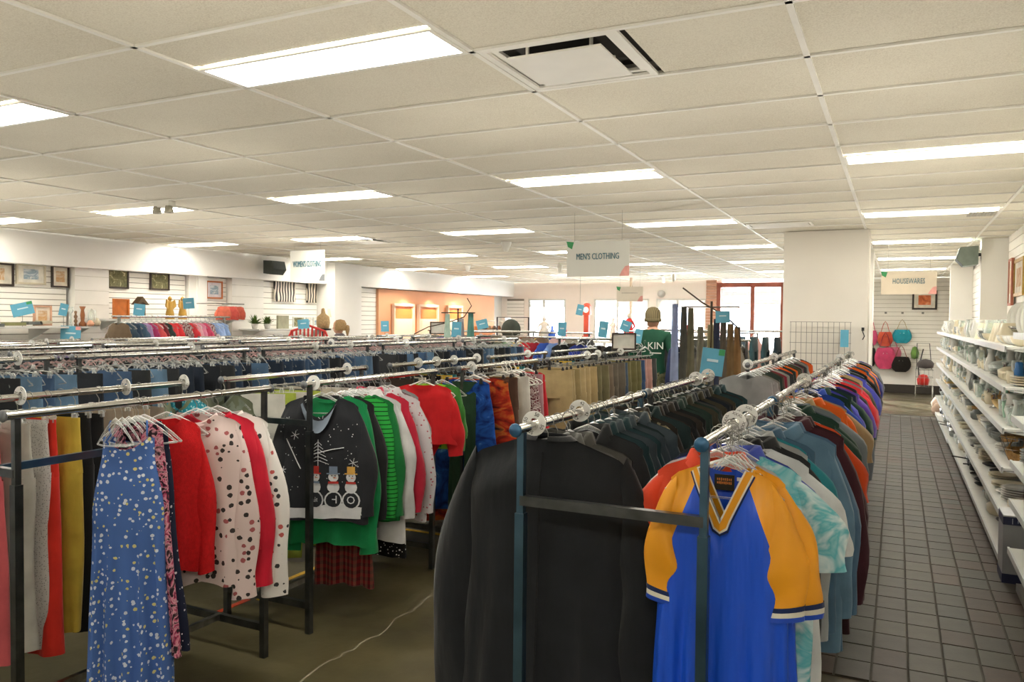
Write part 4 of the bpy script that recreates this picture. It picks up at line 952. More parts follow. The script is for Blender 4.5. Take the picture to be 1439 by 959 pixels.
crowd(-4.45, 1.40, 2.3, 9.2, .07, 'mass of clear hangers among the jeans, third row near rail', clear_plastic)
crowd(-5.05, 1.40, 2.5, 9.2, .06, 'mass of pale pink hangers along the third row far rail', plain('pale_pink_plastic', '#d8b9b8', .4, 0, .25, 3))
# childrens tops under rows five
kc = [('pink', '#c9728f'), ('navy', '#252d45'), ('white', '#d3d3d3'), ('rose', '#b2475f'), ('grey', '#7b7f84'), ('lilac', '#9487b8')]
for (xx, zz, y0, y1, rl) in ((-6.85, 1.385, 3.2, 10.6, 'fourth row far rail'), (-8.0, 1.36, 4.0, 9.2, 'fifth row near rail')):
    y = y0; i = 0
    while y < y1:
        if abs(snap(xx, y)-y) > 1e-6: y += .05; continue
        cn, c = kc[rnd.randrange(6)]; garment('childs_top', 'kid_far', rnd.randrange(5), C(c), xx, y, zz, '%s childs top, %s on the %s' % (cn, ordinal(i) if i else 'first', rl), 'shirt', rnd.uniform(-.2, .4), group='childrens tops on the %s' % rl); y += .2; i += 1
# ================================================================ RIGHT SHELVES AND HOUSEWARES
rnd = random.Random(77)
XS = .64; XW2 = 1.215
def shelf_unit(label, y0, y1, levels, xs=XS, depth=None):
    t = thing('shelf_unit', label, 'shelves', ((xs+XW2)/2, (y0+y1)/2, 0)); hx = (XW2-xs)/2; hy = (y1-y0)/2
    for i, z in enumerate(levels):
        o = MB().box((0, 0, z-.008), (2*hx, 2*hy-.006, .016)).build('shelf', shelf_white, t)
        MB().box((-hx+.004, 0, z-.014), (.012, 2*hy-.006, .04)).build('price_rail', plain('price_rail', '#cfd3d2', .35, .1, .04), o)
        g = MB()
        for s in (-1, 1): g.prism([(-hx+.02, z-.02), (hx, z-.02), (hx, z-.11)], s*hy-.004, s*hy+.0)
        stuff(g.build('bracket', shelf_white, o))
    g = MB()
    for s in (-1, 1): MB().box((hx-.015, s*(hy-.012), .82), (.03, .02, 1.66)).build('upright', shelf_white, t)
    MB().box((hx-.003, 0, .84), (.006, 2*hy, 1.5)).build('back_panel', plain('shelf_back', '#c9cbc6', .6, 0, .03), t)
    MB().box((.02, 0, .02), (2*hx-.06, 2*hy, .055)).build('kick_plate', plain('kick_grey', '#8b8b86', .6), t)
LV = [.10, .40, .70, .96, 1.235, 1.505]
ys = [6.12, 7.34, 8.56, 9.78, 11.0, 12.2]
nm = ['second', 'third', 'fourth', 'fifth', 'sixth']
for i in range(5): shelf_unit('%s bay of white housewares shelves along the right wall' % nm[i], ys[i], ys[i+1], LV)
LV2 = [.06, .36, .66, .95, 1.235, 1.505]
for i, (a_, b_) in enumerate(((12.22, 13.5), (13.52, 14.8), (14.82, 16.1))): shelf_unit('%s bay of white housewares shelves along the right wall' % ['seventh', 'eighth', 'ninth'][i], a_, b_, LV2)
LV0 = [.265, .57, .81, 1.09, 1.60]
shelf_unit('nearest bay of white housewares shelves at the right edge', 4.4, 5.75, LV0, .645)
# glassware prototypes: (part list) origin at the base
g_cl = glass; cer = plain('white_china', '#dcdcd6', .25, 0, .04); crm = plain('cream_china', '#cfc5ab', .3, 0, .08); gry = plain('grey_pot', '#6f7472', .35, .4, .15); drk = plain('dark_pan', '#23252a', .35, .5, .2); amb = clearmat('amber_glass', (.85, .62, .25, 1), .35, .05); grn = clearmat('green_glass', (.5, .78, .6, 1), .3, .05); wick = plain('wicker', '#a8824e', .8, 0, .25, 60, .3, .8); met = plain('silver_plate', '#b5b6b3', .22, .95, .1)
def P_(pr, n=14, sx=1, sy=1): return MB().lathe(pr, n, sx=sx, sy=sy)
def mk(nm, pr, n=14, sx=1, sy=1): return P_(pr, n, sx, sy).mesh(nm)
KIND = {
 'drinking_glass': dict(cat='glass', w=.04, parts=[('drinking_glass', mk('drinking_glass', [(0, .002), (.026, .002), (.03, .06), (.035, .12), (.033, .12), (.028, .06), (.022, .01), (0, .01)]))]),
 'wine_glass': dict(cat='glass', w=.042, parts=[('wine_glass', mk('wine_glass', [(0, .002), (.032, .002), (.004, .01), (.004, .07), (.03, .1), (.036, .14), (.03, .17), (.028, .17), (.034, .14), (.027, .104), (0, .08)]))]),
 'glass_bowl': dict(cat='bowl', w=.1, parts=[('glass_bowl', mk('glass_bowl', [(0, .003), (.04, .003), (.07, .03), (.095, .08), (.092, .08), (.066, .033), (.03, .01), (0, .01)], 18))]),
 'vase': dict(cat='vase', w=.055, parts=[('vase', mk('vase', [(0, .002), (.04, .002), (.05, .06), (.03, .13), (.022, .17), (.035, .2), (.032, .2), (.018, .17), (.026, .13), (.044, .06), (0, .01)]))]),
 'pitcher': dict(cat='pitcher', w=.07, parts=[('pitcher', mk('pitcher', [(0, .002), (.045, .002), (.062, .07), (.045, .15), (.055, .19), (.052, .19), (.04, .15), (.056, .07), (0, .01)])), ('handle', MB().tube([(0, .045, .16), (0, .09, .15), (0, .1, .1), (0, .06, .05)], .006, 6).mesh('handle'))]),
 'mug': dict(cat='mug', w=.05, parts=[('mug', mk('mug', [(0, .002), (.036, .002), (.04, .09), (.036, .09), (.033, .01), (0, .01)])), ('handle', MB().tube([(0, .038, .075), (0, .062, .07), (0, .062, .035), (0, .038, .02)], .005, 6).mesh('handle'))]),
 'china_bowl': dict(cat='bowl', w=.08, parts=[('china_bowl', mk('china_bowl', [(0, .002), (.03, .002), (.06, .025), (.075, .065), (.071, .065), (.055, .028), (.02, .01), (0, .01)], 16))]),
 'plate': dict(cat='plate', w=.12, parts=[('plate', mk('plate', [(0, .002), (.07, .002), (.085, .008), (.12, .018), (.12, .021), (.083, .012), (.07, .007), (0, .007)], 20))]),
 'platter': dict(cat='platter', w=.16, parts=[('platter', mk('platter', [(0, .002), (.09, .002), (.11, .01), (.15, .02), (.15, .024), (.108, .014), (.09, .007), (0, .007)], 20, .8, 1.2))]),
 'saucepan': dict(cat='pan', w=.11, parts=[('saucepan', mk('saucepan', [(0, .002), (.085, .002), (.09, .01), (.095, .09), (.091, .09), (.086, .012), (0, .01)], 18)), ('handle', MB().bar((0, .09, .075), (0, .24, .09), .02, .012).mesh('handle'))]),
 'casserole_dish': dict(cat='dish', w=.12, parts=[('casserole_dish', mk('casserole_dish', [(0, .002), (.09, .002), (.105, .02), (.11, .07), (.106, .07), (.1, .02), (0, .01)], 18, .9, 1.2)), ('lid', mk('lid', [(.112, .072), (.08, .095), (.02, .105), (.012, .12), (.018, .13), (0, .132)], 18, .9, 1.2))]),
 'candle_holder': dict(cat='candle holder', w=.05, parts=[('candle_holder', mk('candle_holder', [(0, .002), (.045, .002), (.012, .02), (.01, .06), (.022, .08), (.012, .1), (.025, .12), (.02, .125), (0, .11)]))]),
 'basket': dict(cat='basket', w=.11, parts=[('basket', mk('basket', [(0, .002), (.08, .002), (.1, .05), (.105, .09), (.1, .09), (.094, .05), (.075, .01), (0, .01)], 16, .9, 1.1)), ('handle', MB().tube([(0, -.1, .08), (0, -.06, .17), (0, .06, .17), (0, .1, .08)], .006, 6).mesh('handle'))]),
 'serving_tray': dict(cat='tray', w=.15, parts=[('serving_tray', mk('serving_tray', [(0, .002), (.11, .002), (.13, .015), (.135, .02), (.13, .022), (.108, .007), (0, .007)], 20, .8, 1.25))]),
 'lamp_shade': dict(cat='lampshade', w=.1, parts=[('lamp_shade', mk('lamp_shade', [(.1, .0), (.06, .16), (.058, .16), (.098, 0)], 20))]),
}
MATC = {'drinking_glass': [(g_cl, 'clear'), (g_cl, 'clear'), (grn, 'green')], 'wine_glass': [(g_cl, 'clear')], 'glass_bowl': [(g_cl, 'clear'), (amb, 'amber')], 'vase': [(g_cl, 'clear'), (cer, 'white'), (gry, 'grey'), (crm, 'cream')], 'pitcher': [(g_cl, 'clear glass'), (cer, 'white china')], 'mug': [(cer, 'white'), (crm, 'cream'), (gry, 'grey')],
 'china_bowl': [(cer, 'white'), (crm, 'cream'), (gry, 'grey')], 'plate': [(cer, 'white'), (gry, 'grey'), (crm, 'cream')], 'platter': [(cer, 'white'), (met, 'silver')], 'saucepan': [(met, 'steel'), (drk, 'black'), (gry, 'grey')], 'casserole_dish': [(g_cl, 'clear glass'), (crm, 'cream'), (gry, 'grey')], 'candle_holder': [(g_cl, 'clear glass'), (met, 'silver')], 'basket': [(wick, 'wicker')], 'serving_tray': [(met, 'silver'), (drk, 'dark')], 'lamp_shade': [(crm, 'cream')]}
LVN = ['bottom shelf', 'second shelf up', 'third shelf up', 'fourth shelf up', 'fifth shelf up', 'top shelf']
WN = {}
def ware(kind, x, y, z, bay, lev, mi=None, rot=None, label=None):
    k = KIND[kind]; m_, cn = (MATC[kind][mi] if mi is not None else rnd.choice(MATC[kind])); nmn = kind.replace('_', ' ')
    WN[(lev, bay)] = n_ = WN.get((lev, bay), -1)+1; lab = label or '%s %s, item %s on the %s of the %s bay' % (cn, nmn if cn not in nmn else nmn.replace('glass ', ''), ordinal(n_) if n_ else 'first', lev, bay)
    o = inst(k['parts'][0][1], kind, m_, None, (x, y, z), 0, rot or (0, 0, rnd.uniform(0, 6.2)))
    tag(o, lab, k['cat'], '%s ware on the %s of the %s bay' % (cn, lev, bay))
    for pn, me in k['parts'][1:]: inst(me, pn, m_ if pn != 'lid' else (glass if 'glass' in cn else m_), o)
    return o
def stock(y0, y1, z, lev, bay, kinds, gap=1.0, far=False):
    y = y0+.06
    while y < y1-.08:
        k = rnd.choice(kinds); w_ = KIND[k]['w']*rnd.uniform(.9, 1.1); y += w_
        if y > y1-.05: break
        if k == 'plate' or k == 'china_bowl' and rnd.random() < .5:
            n = rnd.randint(2, 6 if not far else 3); mi = rnd.randrange(3); st = .0165 if k == 'plate' else .022; z_ = z
            for q in range(n): ware(k, XS+.03+w_+.02, y, z_, bay, lev, mi); z_ += st
        else: ware(k, XS+.03+w_*1.1+rnd.uniform(0, .04), y, z, bay, lev)
        if not far and w_ < .07: ware(rnd.choice([k, 'drinking_glass', 'vase']), XS+.26, y+rnd.uniform(-.02, .02), z, bay, lev)
        elif rnd.random() < .35: ware(rnd.choice(['pitcher', 'vase']), XS+.41, y, z, bay, lev)
        y += w_*gap+.008
GL = ['drinking_glass', 'wine_glass', 'glass_bowl', 'vase', 'pitcher', 'candle_holder', 'drinking_glass']; CH = ['china_bowl', 'plate', 'mug', 'casserole_dish', 'platter', 'plate']; PN = ['saucepan', 'casserole_dish', 'serving_tray', 'plate', 'basket']
for i in range(5):
    bay = nm[i]; a_, b_ = ys[i], ys[i+1]; far = i > 1
    stock(a_, b_, LV[0], LVN[0], bay, ['saucepan', 'serving_tray', 'casserole_dish', 'platter'], 1.1, far)
    stock(a_, b_, LV[1], LVN[1], bay, ['plate', 'platter', 'serving_tray', 'plate'] , 1.05, far)
    stock(a_, b_, LV[2], LVN[2], bay, ['casserole_dish', 'plate', 'glass_bowl', 'china_bowl', 'basket'] if i < 3 else CH, 1.0, far)
    stock(a_, b_, LV[3], LVN[3], bay, GL+['mug', 'basket'], 1.0, far)
    stock(a_, b_, LV[4], LVN[4], bay, GL+CH, 1.0, far)
    if i > 1: stock(a_, b_, LV[5], LVN[5], bay, ['china_bowl', 'vase', 'pitcher', 'mug', 'lamp_shade'], 1.0, far)
for i, (a_, b_) in enumerate(((12.22, 13.5), (13.52, 14.8), (14.82, 16.1))):
    for k in (1, 2, 3, 4, 5): stock(a_, b_, LV2[k], LVN[k], ['seventh', 'eighth', 'ninth'][i], ['vase', 'pitcher', 'china_bowl', 'glass_bowl'], 1.5, True)
    stock(a_, b_, LV2[0], LVN[0], ['seventh', 'eighth', 'ninth'][i], ['saucepan', 'casserole_dish'], 1.6, True)
# plates and platters leaning upright on the top shelf of the nearer bays
for k in range(7):
    y = 6.35+k*.27
    ware('platter', .95, y, 1.665, 'second' if y < 7.3 else 'third', 'top shelf', 0, (PI/2-.25, rnd.uniform(-.1, .1), .25), 'white oval platter leaning upright on the top shelf, %s from the near end' % ordinal(k))
for y in (6.3, 6.5, 6.75, 6.95, 7.15, 8.3, 8.5): ware('china_bowl', .76, y, 1.505, 'second' if y < 7.3 else 'third', 'top shelf')
for k, y in enumerate((7.6, 7.85, 8.1)): ware('lamp_shade', .82, y, 1.505, 'third', 'top shelf')
# near bay goods
for z, ks in ((.57, ['serving_tray', 'saucepan']), (.81, ['plate', 'glass_bowl']), (1.09, ['drinking_glass', 'wine_glass', 'glass_bowl']), (1.60, ['basket', 'china_bowl', 'vase'])):
    stock(4.5, 5.75, z, {.57: 'second shelf up', .81: 'third shelf up', 1.09: 'fourth shelf up', 1.6: 'top shelf'}[z], 'nearest', ks, 1.1)
t = thing('frying_pan', 'frying pan lying on the top shelf with its black handle sticking out', 'pan', (.93, 7.55, 1.60)); P_([(0, .002), (.1, .002), (.13, .04), (.126, .04), (.097, .008), (0, .008)], 20).build('pan_bowl', met, t)
MB().tube([(0, .12, .035), (-.01, .3, .06), (-.02, .62, .09)], [.007, .011, .013], 8).build('handle', drk, t)
# flip-top appliance box and colander crate
t = thing('appliance_box', 'tall grey cardboard box with a dark blue band, standing by the shelves', 'box', (.735, 6.02, 0), 0)
bg_ = plain('box_grey', '#9b9da0', .5, 0, .08, 5); nb = plain('navy_band', '#23294a', .5)
MB().box((0, 0, .215), (.2, .25, .43)).build('carton', bg_, t); MB().box((0, 0, .40), (.203, .253, .05)).build('band', nb, t); MB().box((0, 0, .03), (.203, .253, .06)).build('base_band', nb, t)
MB().box((0, 0, .4325), (.2, .25, .004)).build('lid', plain('box_lid', '#cdd0d3', .5), t)
g = MB()
for q, (h_, xq) in enumerate(((.036, -.05), (.02, -.02), (.03, 0), (.02, .02), (.03, .045))): g.box((xq, -.1275, .40), (.004, .001, h_))
g.build('print', plain('pale_print', '#b9bfd2', .6), t)
t = thing('dish_rack', 'round chrome wire dish basket on the third shelf of the second bay', 'basket', (.8, 6.5, .70))
def wire_bowl(t, r0, r1, h, mat=met):
    for z, r in ((0, r0), (h*.5, (r0+r1)/2+.005), (h, r1)): MB().tube([(r*math.cos(a), r*math.sin(a), z+.004) for a in [2*PI*j/20 for j in range(21)]], .0025, 5, False).build('hoop', mat, t)
    for j in range(14):
        a = 2*PI*j/14; MB().tube([(r0*math.cos(a), r0*math.sin(a), .004), (r1*math.cos(a), r1*math.sin(a), h)], .0018, 4, False).build('wire', mat, t)
wire_bowl(t, .08, .14, .16)
tag(MB().lathe([(0, 0), (.03, 0), (.032, .1), (.026, .12), (.026, .15), (.02, .16), (0, .16)], 12).build('blue_bottle', plain('bright_blue', '#2d6fb0', .4), None, (.76, 6.42, 1.235)), 'small bright blue container on the fifth shelf up, near bay', 'container')
# frames hung on the right slatwall
def frame(name, label, x, y, z, w, h, face, fm_, pic, axis='y', mat_b=None, dep=.03, cat='picture', rx=0):
    """picture on a wall whose normal is `face` along x (axis 'y') or along y (axis 'x')"""
    t = thing(name, label, cat, (x, y, z)); 
    t.rotation_euler = ((0, rx, 0) if axis == 'y' else (rx, 0, 0))
    def bxx(a, c, s_, nm_, m_, off=0):
        if axis == 'y': MB().box((face*(dep/2+off), a, c), (dep, s_[0], s_[1])).build(nm_, m_, t)
        else: MB().box((a, face*(dep/2+off), c), (s_[0], dep, s_[1])).build(nm_, m_, t)
    fw = min(w, h)*.09
    for s in (-1, 1): bxx(s*(w/2-fw/2), 0, (fw, h), 'frame_side', fm_); bxx(0, s*(h/2-fw/2), (w-2*fw, fw), 'frame_side', fm_)
    bxx(0, 0, (w-2*fw, h-2*fw), 'mount', mat_b or C('#d9d2c2'), -.012); bxx(0, 0, (w*.5, h*.5), 'picture', pic, -.0095)
    return t
goldf = plain('gold_frame', '#a98a45', .4, .6, .2, 20); darkf = plain('dark_frame', '#3a2e27', .5, 0, .2)
frame('framed_print', 'large ornate gold picture frame on the slatwall at the right edge', XR-.018, 10.4, 2.18, .75, .42, -1, goldf, marble('faded_print', [(.3, '#b98d6a'), (.7, '#e0cdb0')], 6), cat='picture frame')
frame('framed_print', 'tall pinkish wooden frame at the edge of the gold frame', XR-.04, 10.92, 2.15, .3, .55, -1, plain('pink_wood', '#b5705a', .5), MATS['faded_print'], cat='picture frame')
for k, y in enumerate((15.0, 15.55, 16.1)): frame('framed_print', 'gold striped frame beyond the white pilaster, %s of three' % ['nearest', 'middle', 'farthest'][k], XR-.05, y-2.3, 2.17, .4, .55, -1, goldf if k != 1 else wood, MATS['faded_print'], cat='picture frame')
# speakers
def speaker(label, x, y, z, face, body):
    t = thing('loudspeaker', label, 'speaker', (x, y, z))
    MB().prism([(0, -.11), (face*.16, -.13), (face*.24, -.04), (face*.2, .11), (0, .12)], -.16, .16).build('cabinet', body, t)
    MB().prism([(face*.165, -.128), (face*.245, -.038), (face*.205, .108), (face*.2, .1), (face*.236, -.04), (face*.16, -.12)], -.15, .15).build('grille', plain('speaker_grille', '#3c4340', .7, 0, .2, 60), t)
    MB().bar((-face*.1, 0, .02), (face*.02, 0, .02), .04).build('bracket', black_plastic, t)
speaker('dark grey loudspeaker mounted high on the left wall', XL+.12, 10.8, 2.53, 1, plain('speaker_dark', '#3d423c', .5))
speaker('grey green loudspeaker mounted on the right white pilaster', .9, 11.72, 2.52, -1, plain('speaker_green', '#7d8a82', .5))
# housewares wall: bags, picture, hooks, cart
pic = frame('picture', 'framed sunset picture behind the housewares sign', .56, YB-.03, 2.2, .52, .45, -1, darkf, marble('sunset', [(.3, '#a5452a'), (.55, '#e5875a'), (.75, '#f2c49a')], 3), 'x', C('#efe9dc'))
def bag(label, x, z, w, h, mat, strap, d=.14, round_=.5, y=YB-.12):
    t = thing('handbag', label, 'bag', (x, y, z)); rows = []
    for u in np.linspace(0, 1, 9):
        ww = w/2*(.72+.28*math.sin(min(1, u/round_)*PI/2)) if u < round_ else w/2*math.sqrt(max(.04, 1-((u-round_)/(1-round_))**2*.75))
        rows.append([(ww*math.cos(a), d/2*(.4+.6*math.sin(PI*min(1, u+.15)))*math.sin(a), -h*u) for a in [2*PI*j/16 for j in range(16)]])
    MB().grid(rows, True).build('bag_body', mat, t); k = len(rows)-1; MB().poly(rows[-1]).build('bag_bottom', mat, t)
    for s in (-1, 1): MB().tube([(-w*.28, s*.03, -.02), (-w*.12, s*.015, h*.55), (0, 0, h*.75), (w*.12, s*.015, h*.55), (w*.28, s*.03, -.02)], .008, 6, False).build('strap', strap, t)
    MB().box((0, -d/2*.8, -h*.3), (w*.2, .02, h*.12)).build('buckle', met, t)
rose = C('#c8486e')
for lb, x, z, w, h, mt, st in (('coral orange tote bag hanging upper left on the slatwall', -.26, 1.44, .34, .34, C('#d8604a'), C('#b8503c')), ('turquoise and white bag hanging right of the coral tote', .1, 1.5, .42, .32, C('#2f9fb4'), C('#b7a37c')), ('pink bag half hidden behind the white column', -.56, 1.47, .28, .36, C('#dd5a86'), rose),
   ('large rose pink tote bag on the lower row of hooks', -.25, 1.06, .46, .5, rose, C('#8e3048')), ('round black bag hanging right of the rose tote', .09, .86, .44, .36, C('#24211f'), C('#93503a')), ('dark bag partly behind the column on the lower row', -.58, 1.05, .28, .45, C('#2b2a2b'), C('#2b2a2b')), ('pale pink shoulder bag behind the rose tote', -.1, 1.08, .4, .3, C('#d47a92'), rose)):
    bag(lb, x, z, w, h, mt, st, y=YB-(.2 if 'large' in lb or 'round' in lb else .12) if 'pale' not in lb else YB-.07)
for k, x in enumerate((-.26, .1, .53, -.58)):
    for zz in (1.9,): tag(MB().box((0, .03, 0), (.05, .01, .05)).tube([(0, .03, 0), (0, -.1, 0), (0, -.11, .02)], .005, 6).build('wall_hook', steel, None, (x, YB-.06, zz)), 'small metal display hook on the slatwall, %s from the left' % ordinal([1, 2, 3, 0][k]), 'hook')
t = thing('wire_cart', 'small wire shopping cart with a red bag, at the end of the aisle', 'cart', (.56, 19.9, 0))
for z in (.25, .45, .62): MB().tube([(-.17, -.2, z), (.17, -.2, z), (.17, .2, z), (-.17, .2, z), (-.17, -.2, z)], .006, 5).build('hoop', met, t)
for x in (-.17, -.085, 0, .085, .17):
    for y in (-.2, .2): MB().bar((x, y, .25), (x, y, .62), .006).build('wire', met, t)
for x in (-.17, .17):
    for y in (-.2, .2): MB().bar((x, y, .0), (x, y, .25), .015).build('leg', met, t)
MB().tube([(-.15, .2, .62), (-.15, .25, 1.2), (.1, .25, 1.2), (.15, .2, .62)], .009, 6).build('push_handle', drk, t)
tag(MB().lathe([(0, 0), (.11, 0), (.13, .12), (.08, .22), (0, .24)], 12).build('red_sack', C('#c8302a'), None, (.54, 19.86, .28)), 'crumpled red sack inside the small wire cart', 'sack')
tag(MB().lathe([(0, 0), (.14, .02), (.16, .12), (.1, .2), (0, .22)], 12, sx=1.1).build('grey_sack', C('#4f4a4a'), None, (.58, 19.9, .64)), 'dark grey bundle on top of the small wire cart', 'bundle')
tag(MB().tube([(0, 0, 0), (-.03, 0, .35), (.06, 0, .78)], .014, 6).build('umbrella', C('#2a2b2e'), None, (.47, 19.9, .3)), 'closed black umbrella standing in the wire cart', 'umbrella')
tag(MB().lathe([(0, -.14), (.07, -.12), (.09, 0), (.05, .14), (0, .16)], 10).build('green_bag', C('#6a8f4a'), None, (.38, 20.9, .95)), 'small green bag hanging on the slatwall left of the umbrella', 'bag')
# clutter bags on the lowest far shelf ends
for k in range(6):
    tag(MB().lathe([(0, 0), (.09, 0), (.12, .1), (.06, .2), (0, .21)], 10).build('cloth_bundle', C(['#cdb3a2', '#d9c9bd', '#b9a396'][k % 3]), None, (.70+.04*(k % 2), 16.3+.42*k, .3*(k % 3))), '%s cloth bundle beyond the last shelf bay, %s back' % (['rosy', 'pale', 'tan'][k % 3], ordinal(k)), 'bundle') if k % 3 == 0 else None
# wire grid panel before the column
t = thing('grid_panel', 'grey wire grid display panel standing against the white column', 'grid panel', (-.82, 9.98, 0))
for i in range(12): MB().bar((-.33+i*.06, 0, .3), (-.33+i*.06, 0, 1.66), .005).build('vertical_wire', plain('wire_grey', '#7f7c74', .5), t)
for i in range(12): MB().bar((-.34, -.006, .3+i*.1235), (.34, -.006, .3+i*.1235), .005).build('horizontal_wire', MATS['wire_grey'], t)
for s in (-1, 1): MB().bar((s*.3, 0, -.009), (s*.3, 0, .3), .012).build('leg', steel, t)
tag(MB().box((0, 0, 0), (.09, .004, .2)).build('blue_tag', blue_card, None, (-.55, 9.93, 1.47)), 'blue card clipped on the wire grid panel', 'card')
tag(MB().tube([(0, 0, .05), (0, -.05, .03), (.02, -.06, -.02), (0, -.03, -.06)], .006, 6).box((0, 0, .06), (.03, .02, .04)).build('wall_phone_hook', black_plastic, None, (-.36, 10.03, 1.52)), 'small black hook and cord on the right edge of the column', 'hook')
# ================================================================ SIGNS, LEFT WALL, BACK OF THE SHOP, PEOPLE
signm = plain('sign_card', '#d9d9d2', .5, 0, .02, 2); teal_ink = plain('teal_ink', '#3f6f7e', .6); green_ink = plain('green_patch', '#3f9a5f', .6); pink_ink = plain('pink_patch', '#e7a59c', .6)
def fit_text(word, sz, t, width):
    o = text('lettering', word, sz, teal_ink, t, (0, -.009, .02), (PI/2, 0, 0), .003); xs = [v.co.x for v in o.data.vertices]; o.scale = (width/(max(xs)-min(xs)), 1, 1)
def hang_sign(label, word, x, y, z, w, h, sz, grn=True, corner=pink_ink, mat=signm, lines=False, ctop=ZC, lw=.68):
    t = thing('hanging_sign', label, 'sign', (x, y, z))
    MB().box((0, 0, 0), (w, .008, h)).build('board', mat, t)
    if grn: MB().prism([(-w/2-.006, h/2+.006), (-w/2+.075, h/2-.004), (-w/2+.055, h/2-.075), (-w/2+.01, h/2-.05)], -.0065, -.0045).build('corner_print', green_ink, t)
    if corner: MB().prism([(w/2, -h/2), (w/2, -h/2+.1), (w/2-.04, -h/2+.095), (w/2-.075, -h/2+.05), (w/2-.1, -h/2)], -.0065, -.0045).build('corner_print', corner, t)
    if lines: MB().box((0, -.005, .02), (w*.62, .001, .02)).build('faint_print', plain('faint_print', '#c9bfb2', .7), t)
    else: fit_text(word, sz, t, w*lw)
    for s in (-1, 1): MB().tube([(s*w*.38, 0, h/2), (s*w*.38, 0, ctop-z)], .0015, 4).build('cord', plain('grey_cord', '#9b968c', .7), t)
hang_sign('white hanging sign reading MENS CLOTHING with green and pink corners', "MEN'S CLOTHING", -2.71, 7.5, 2.27, .66, .35, .088)
hang_sign('white hanging sign reading WOMENS CLOTHING near the left wall', "WOMEN'S CLOTHING", -7.8, 9.13, 2.41, .64, .45, .125, False, plain('dark_corner', '#6a6d70', .7), lw=.82)
hang_sign('beige hanging sign reading HOUSEWARES over the tiled aisle', 'HOUSEWARES', .12, 11.75, 2.19, .66, .3, .1, True, pink_ink, plain('sign_beige', '#d8ccb8', .6, 0, .02), lw=.58)
hang_sign('pale hanging sign farther back, its lettering too faint to read', '', -4.27, 13.5, 2.12, .48, .26, .06, True, pink_ink, plain('sign_cream', '#e3dacb', .6, 0, .02), True)
# ceiling gadgets
def gadget(name, label, x, y, pr, cat, mat=white_plastic): return tag(MB().lathe(pr, 14).build(name, mat, None, (x, y, ZC)), label, cat)
t = thing('emergency_light', 'twin headed emergency light on the ceiling left of centre', 'emergency light', (-6.27, 5.32, ZC))
MB().box((0, 0, -.03), (.2, .08, .06)).build('housing', white_plastic, t)
for s in (-1, 1): MB().lathe([(0, 0), (.03, .0), (.045, -.06), (.04, -.065), (0, -.05)], 12, (s*.08, -.02, -.05)).build('lamp_head', plain('lamp_glass', '#b9b5a5', .25, .3), t)
gadget('ceiling_camera', 'small cone shaped ceiling camera left of the mens clothing sign', -4.96, 9.96, [(0, -.14), (.03, -.13), (.07, -.04), (.075, 0)], 'camera')
gadget('ceiling_camera', 'small cone shaped ceiling fitting farther left over the racks', -7.87, 14.06, [(0, -.12), (.03, -.11), (.06, -.03), (.065, 0)], 'camera')
gadget('sprinkler', 'small ceiling sprinkler just left of the mens clothing sign', -5.85, 14.07, [(0, -.2), (.04, -.18), (.05, -.05), (.02, 0)], 'sprinkler')
gadget('sprinkler', 'small ceiling sprinkler right of the mens clothing sign, left one', -5.0, 18.4, [(0, -.2), (.04, -.18), (.05, -.05), (.02, 0)], 'sprinkler')
gadget('sprinkler', 'small ceiling sprinkler right of the mens clothing sign, right one', -4.6, 17.8, [(0, -.2), (.04, -.18), (.05, -.05), (.02, 0)], 'sprinkler')
# blue cards
def card(label, x, y, z, w, h, rz=0, tilt=0, corner=None, foot=1.41, up=False):
    t = thing('blue_card', label, 'card', (x, y, z), rz); t.rotation_euler = (0, 0, rz)
    c_ = MB().box((0, 0, 0), (w, .004, h), ry=tilt).build('card', blue_card, t)
    MB().box((0, -.003, .01), (w*.5, .001, h*.1), ry=tilt).build('print', plain('card_print', '#cfe6ee', .6), t)
    if corner: MB().box((w*.36*math.cos(tilt)+h*.38*math.sin(tilt), -.003, h*.38*math.cos(tilt)-w*.36*math.sin(tilt)), (w*.26, .001, h*.22), ry=tilt).build('corner_print', corner, t)
    MB().tube([(0, .004, 0), (0, .004, foot-z)], .003, 5).build('clip_stem', steel, t)
card('tilted blue card on the left wall shelf', -9.9, 6.25, 1.72, .25, .16, 1.3, -.25, green_ink, 1.5)
card('small blue card beside the framed print on the left shelf', -9.88, 6.78, 1.72, .1, .16, 1.2, .2, None, 1.5)
card('blue card with coral corners clipped below the left wall shelf', -9.84, 6.85, 1.40, .24, .21, .8, .05, pink_ink, 1.49)
card('blue card left of the cuckoo clock', -8.9, 7.15, 1.73, .14, .15, .6, .1, None, 1.6)
card('blue card high above the childrens clothes rack', -8.9, 7.95, 1.83, .15, .15, .6, -.08, None, 1.6)
card('blue card on the rail in front of the red chair', -8.0, 9.28, 1.55, .17, .14, .45, -.1, None, 1.36)
card('blue card just right of the fair haired shopper', -6.85, 9.74, 1.53, .12, .16, .4, -.03)
card('blue card before the slatwall left of the fitting rooms', -7.25, 13.55, 1.55, .22, .18, .4, -.25, None, 1.43)
card('pale blue card hanging in front of the fitting rooms', -5.9, 15.3, 1.86, .14, .22, .3, .2, None, ZC)
card('blue card on the scarf stand', -5.7, 9.87, 1.50, .14, .22, .3, .05, None, 1.3)
card('blue card on a rail left of the blue bottle', -4.3, 10.45, 1.52, .12, .2, .3, .05, None, 1.41)
card('tilted blue card above the jackets near the window', -3.25, 10.12, 1.58, .13, .14, .3, .35)
card('blue card on the rail left of the shopper in green', -3.55, 10.08, 1.53, .12, .22, .3, .12)
card('blue card hanging across the back of the shopper in green', -2.75, 9.05, 1.47, .09, .17, .3, .15, None, 1.31)
card('teal card on the tie rack', -1.6, 8.17, 1.70, .14, .12, .2, -.03, None, 1.8)
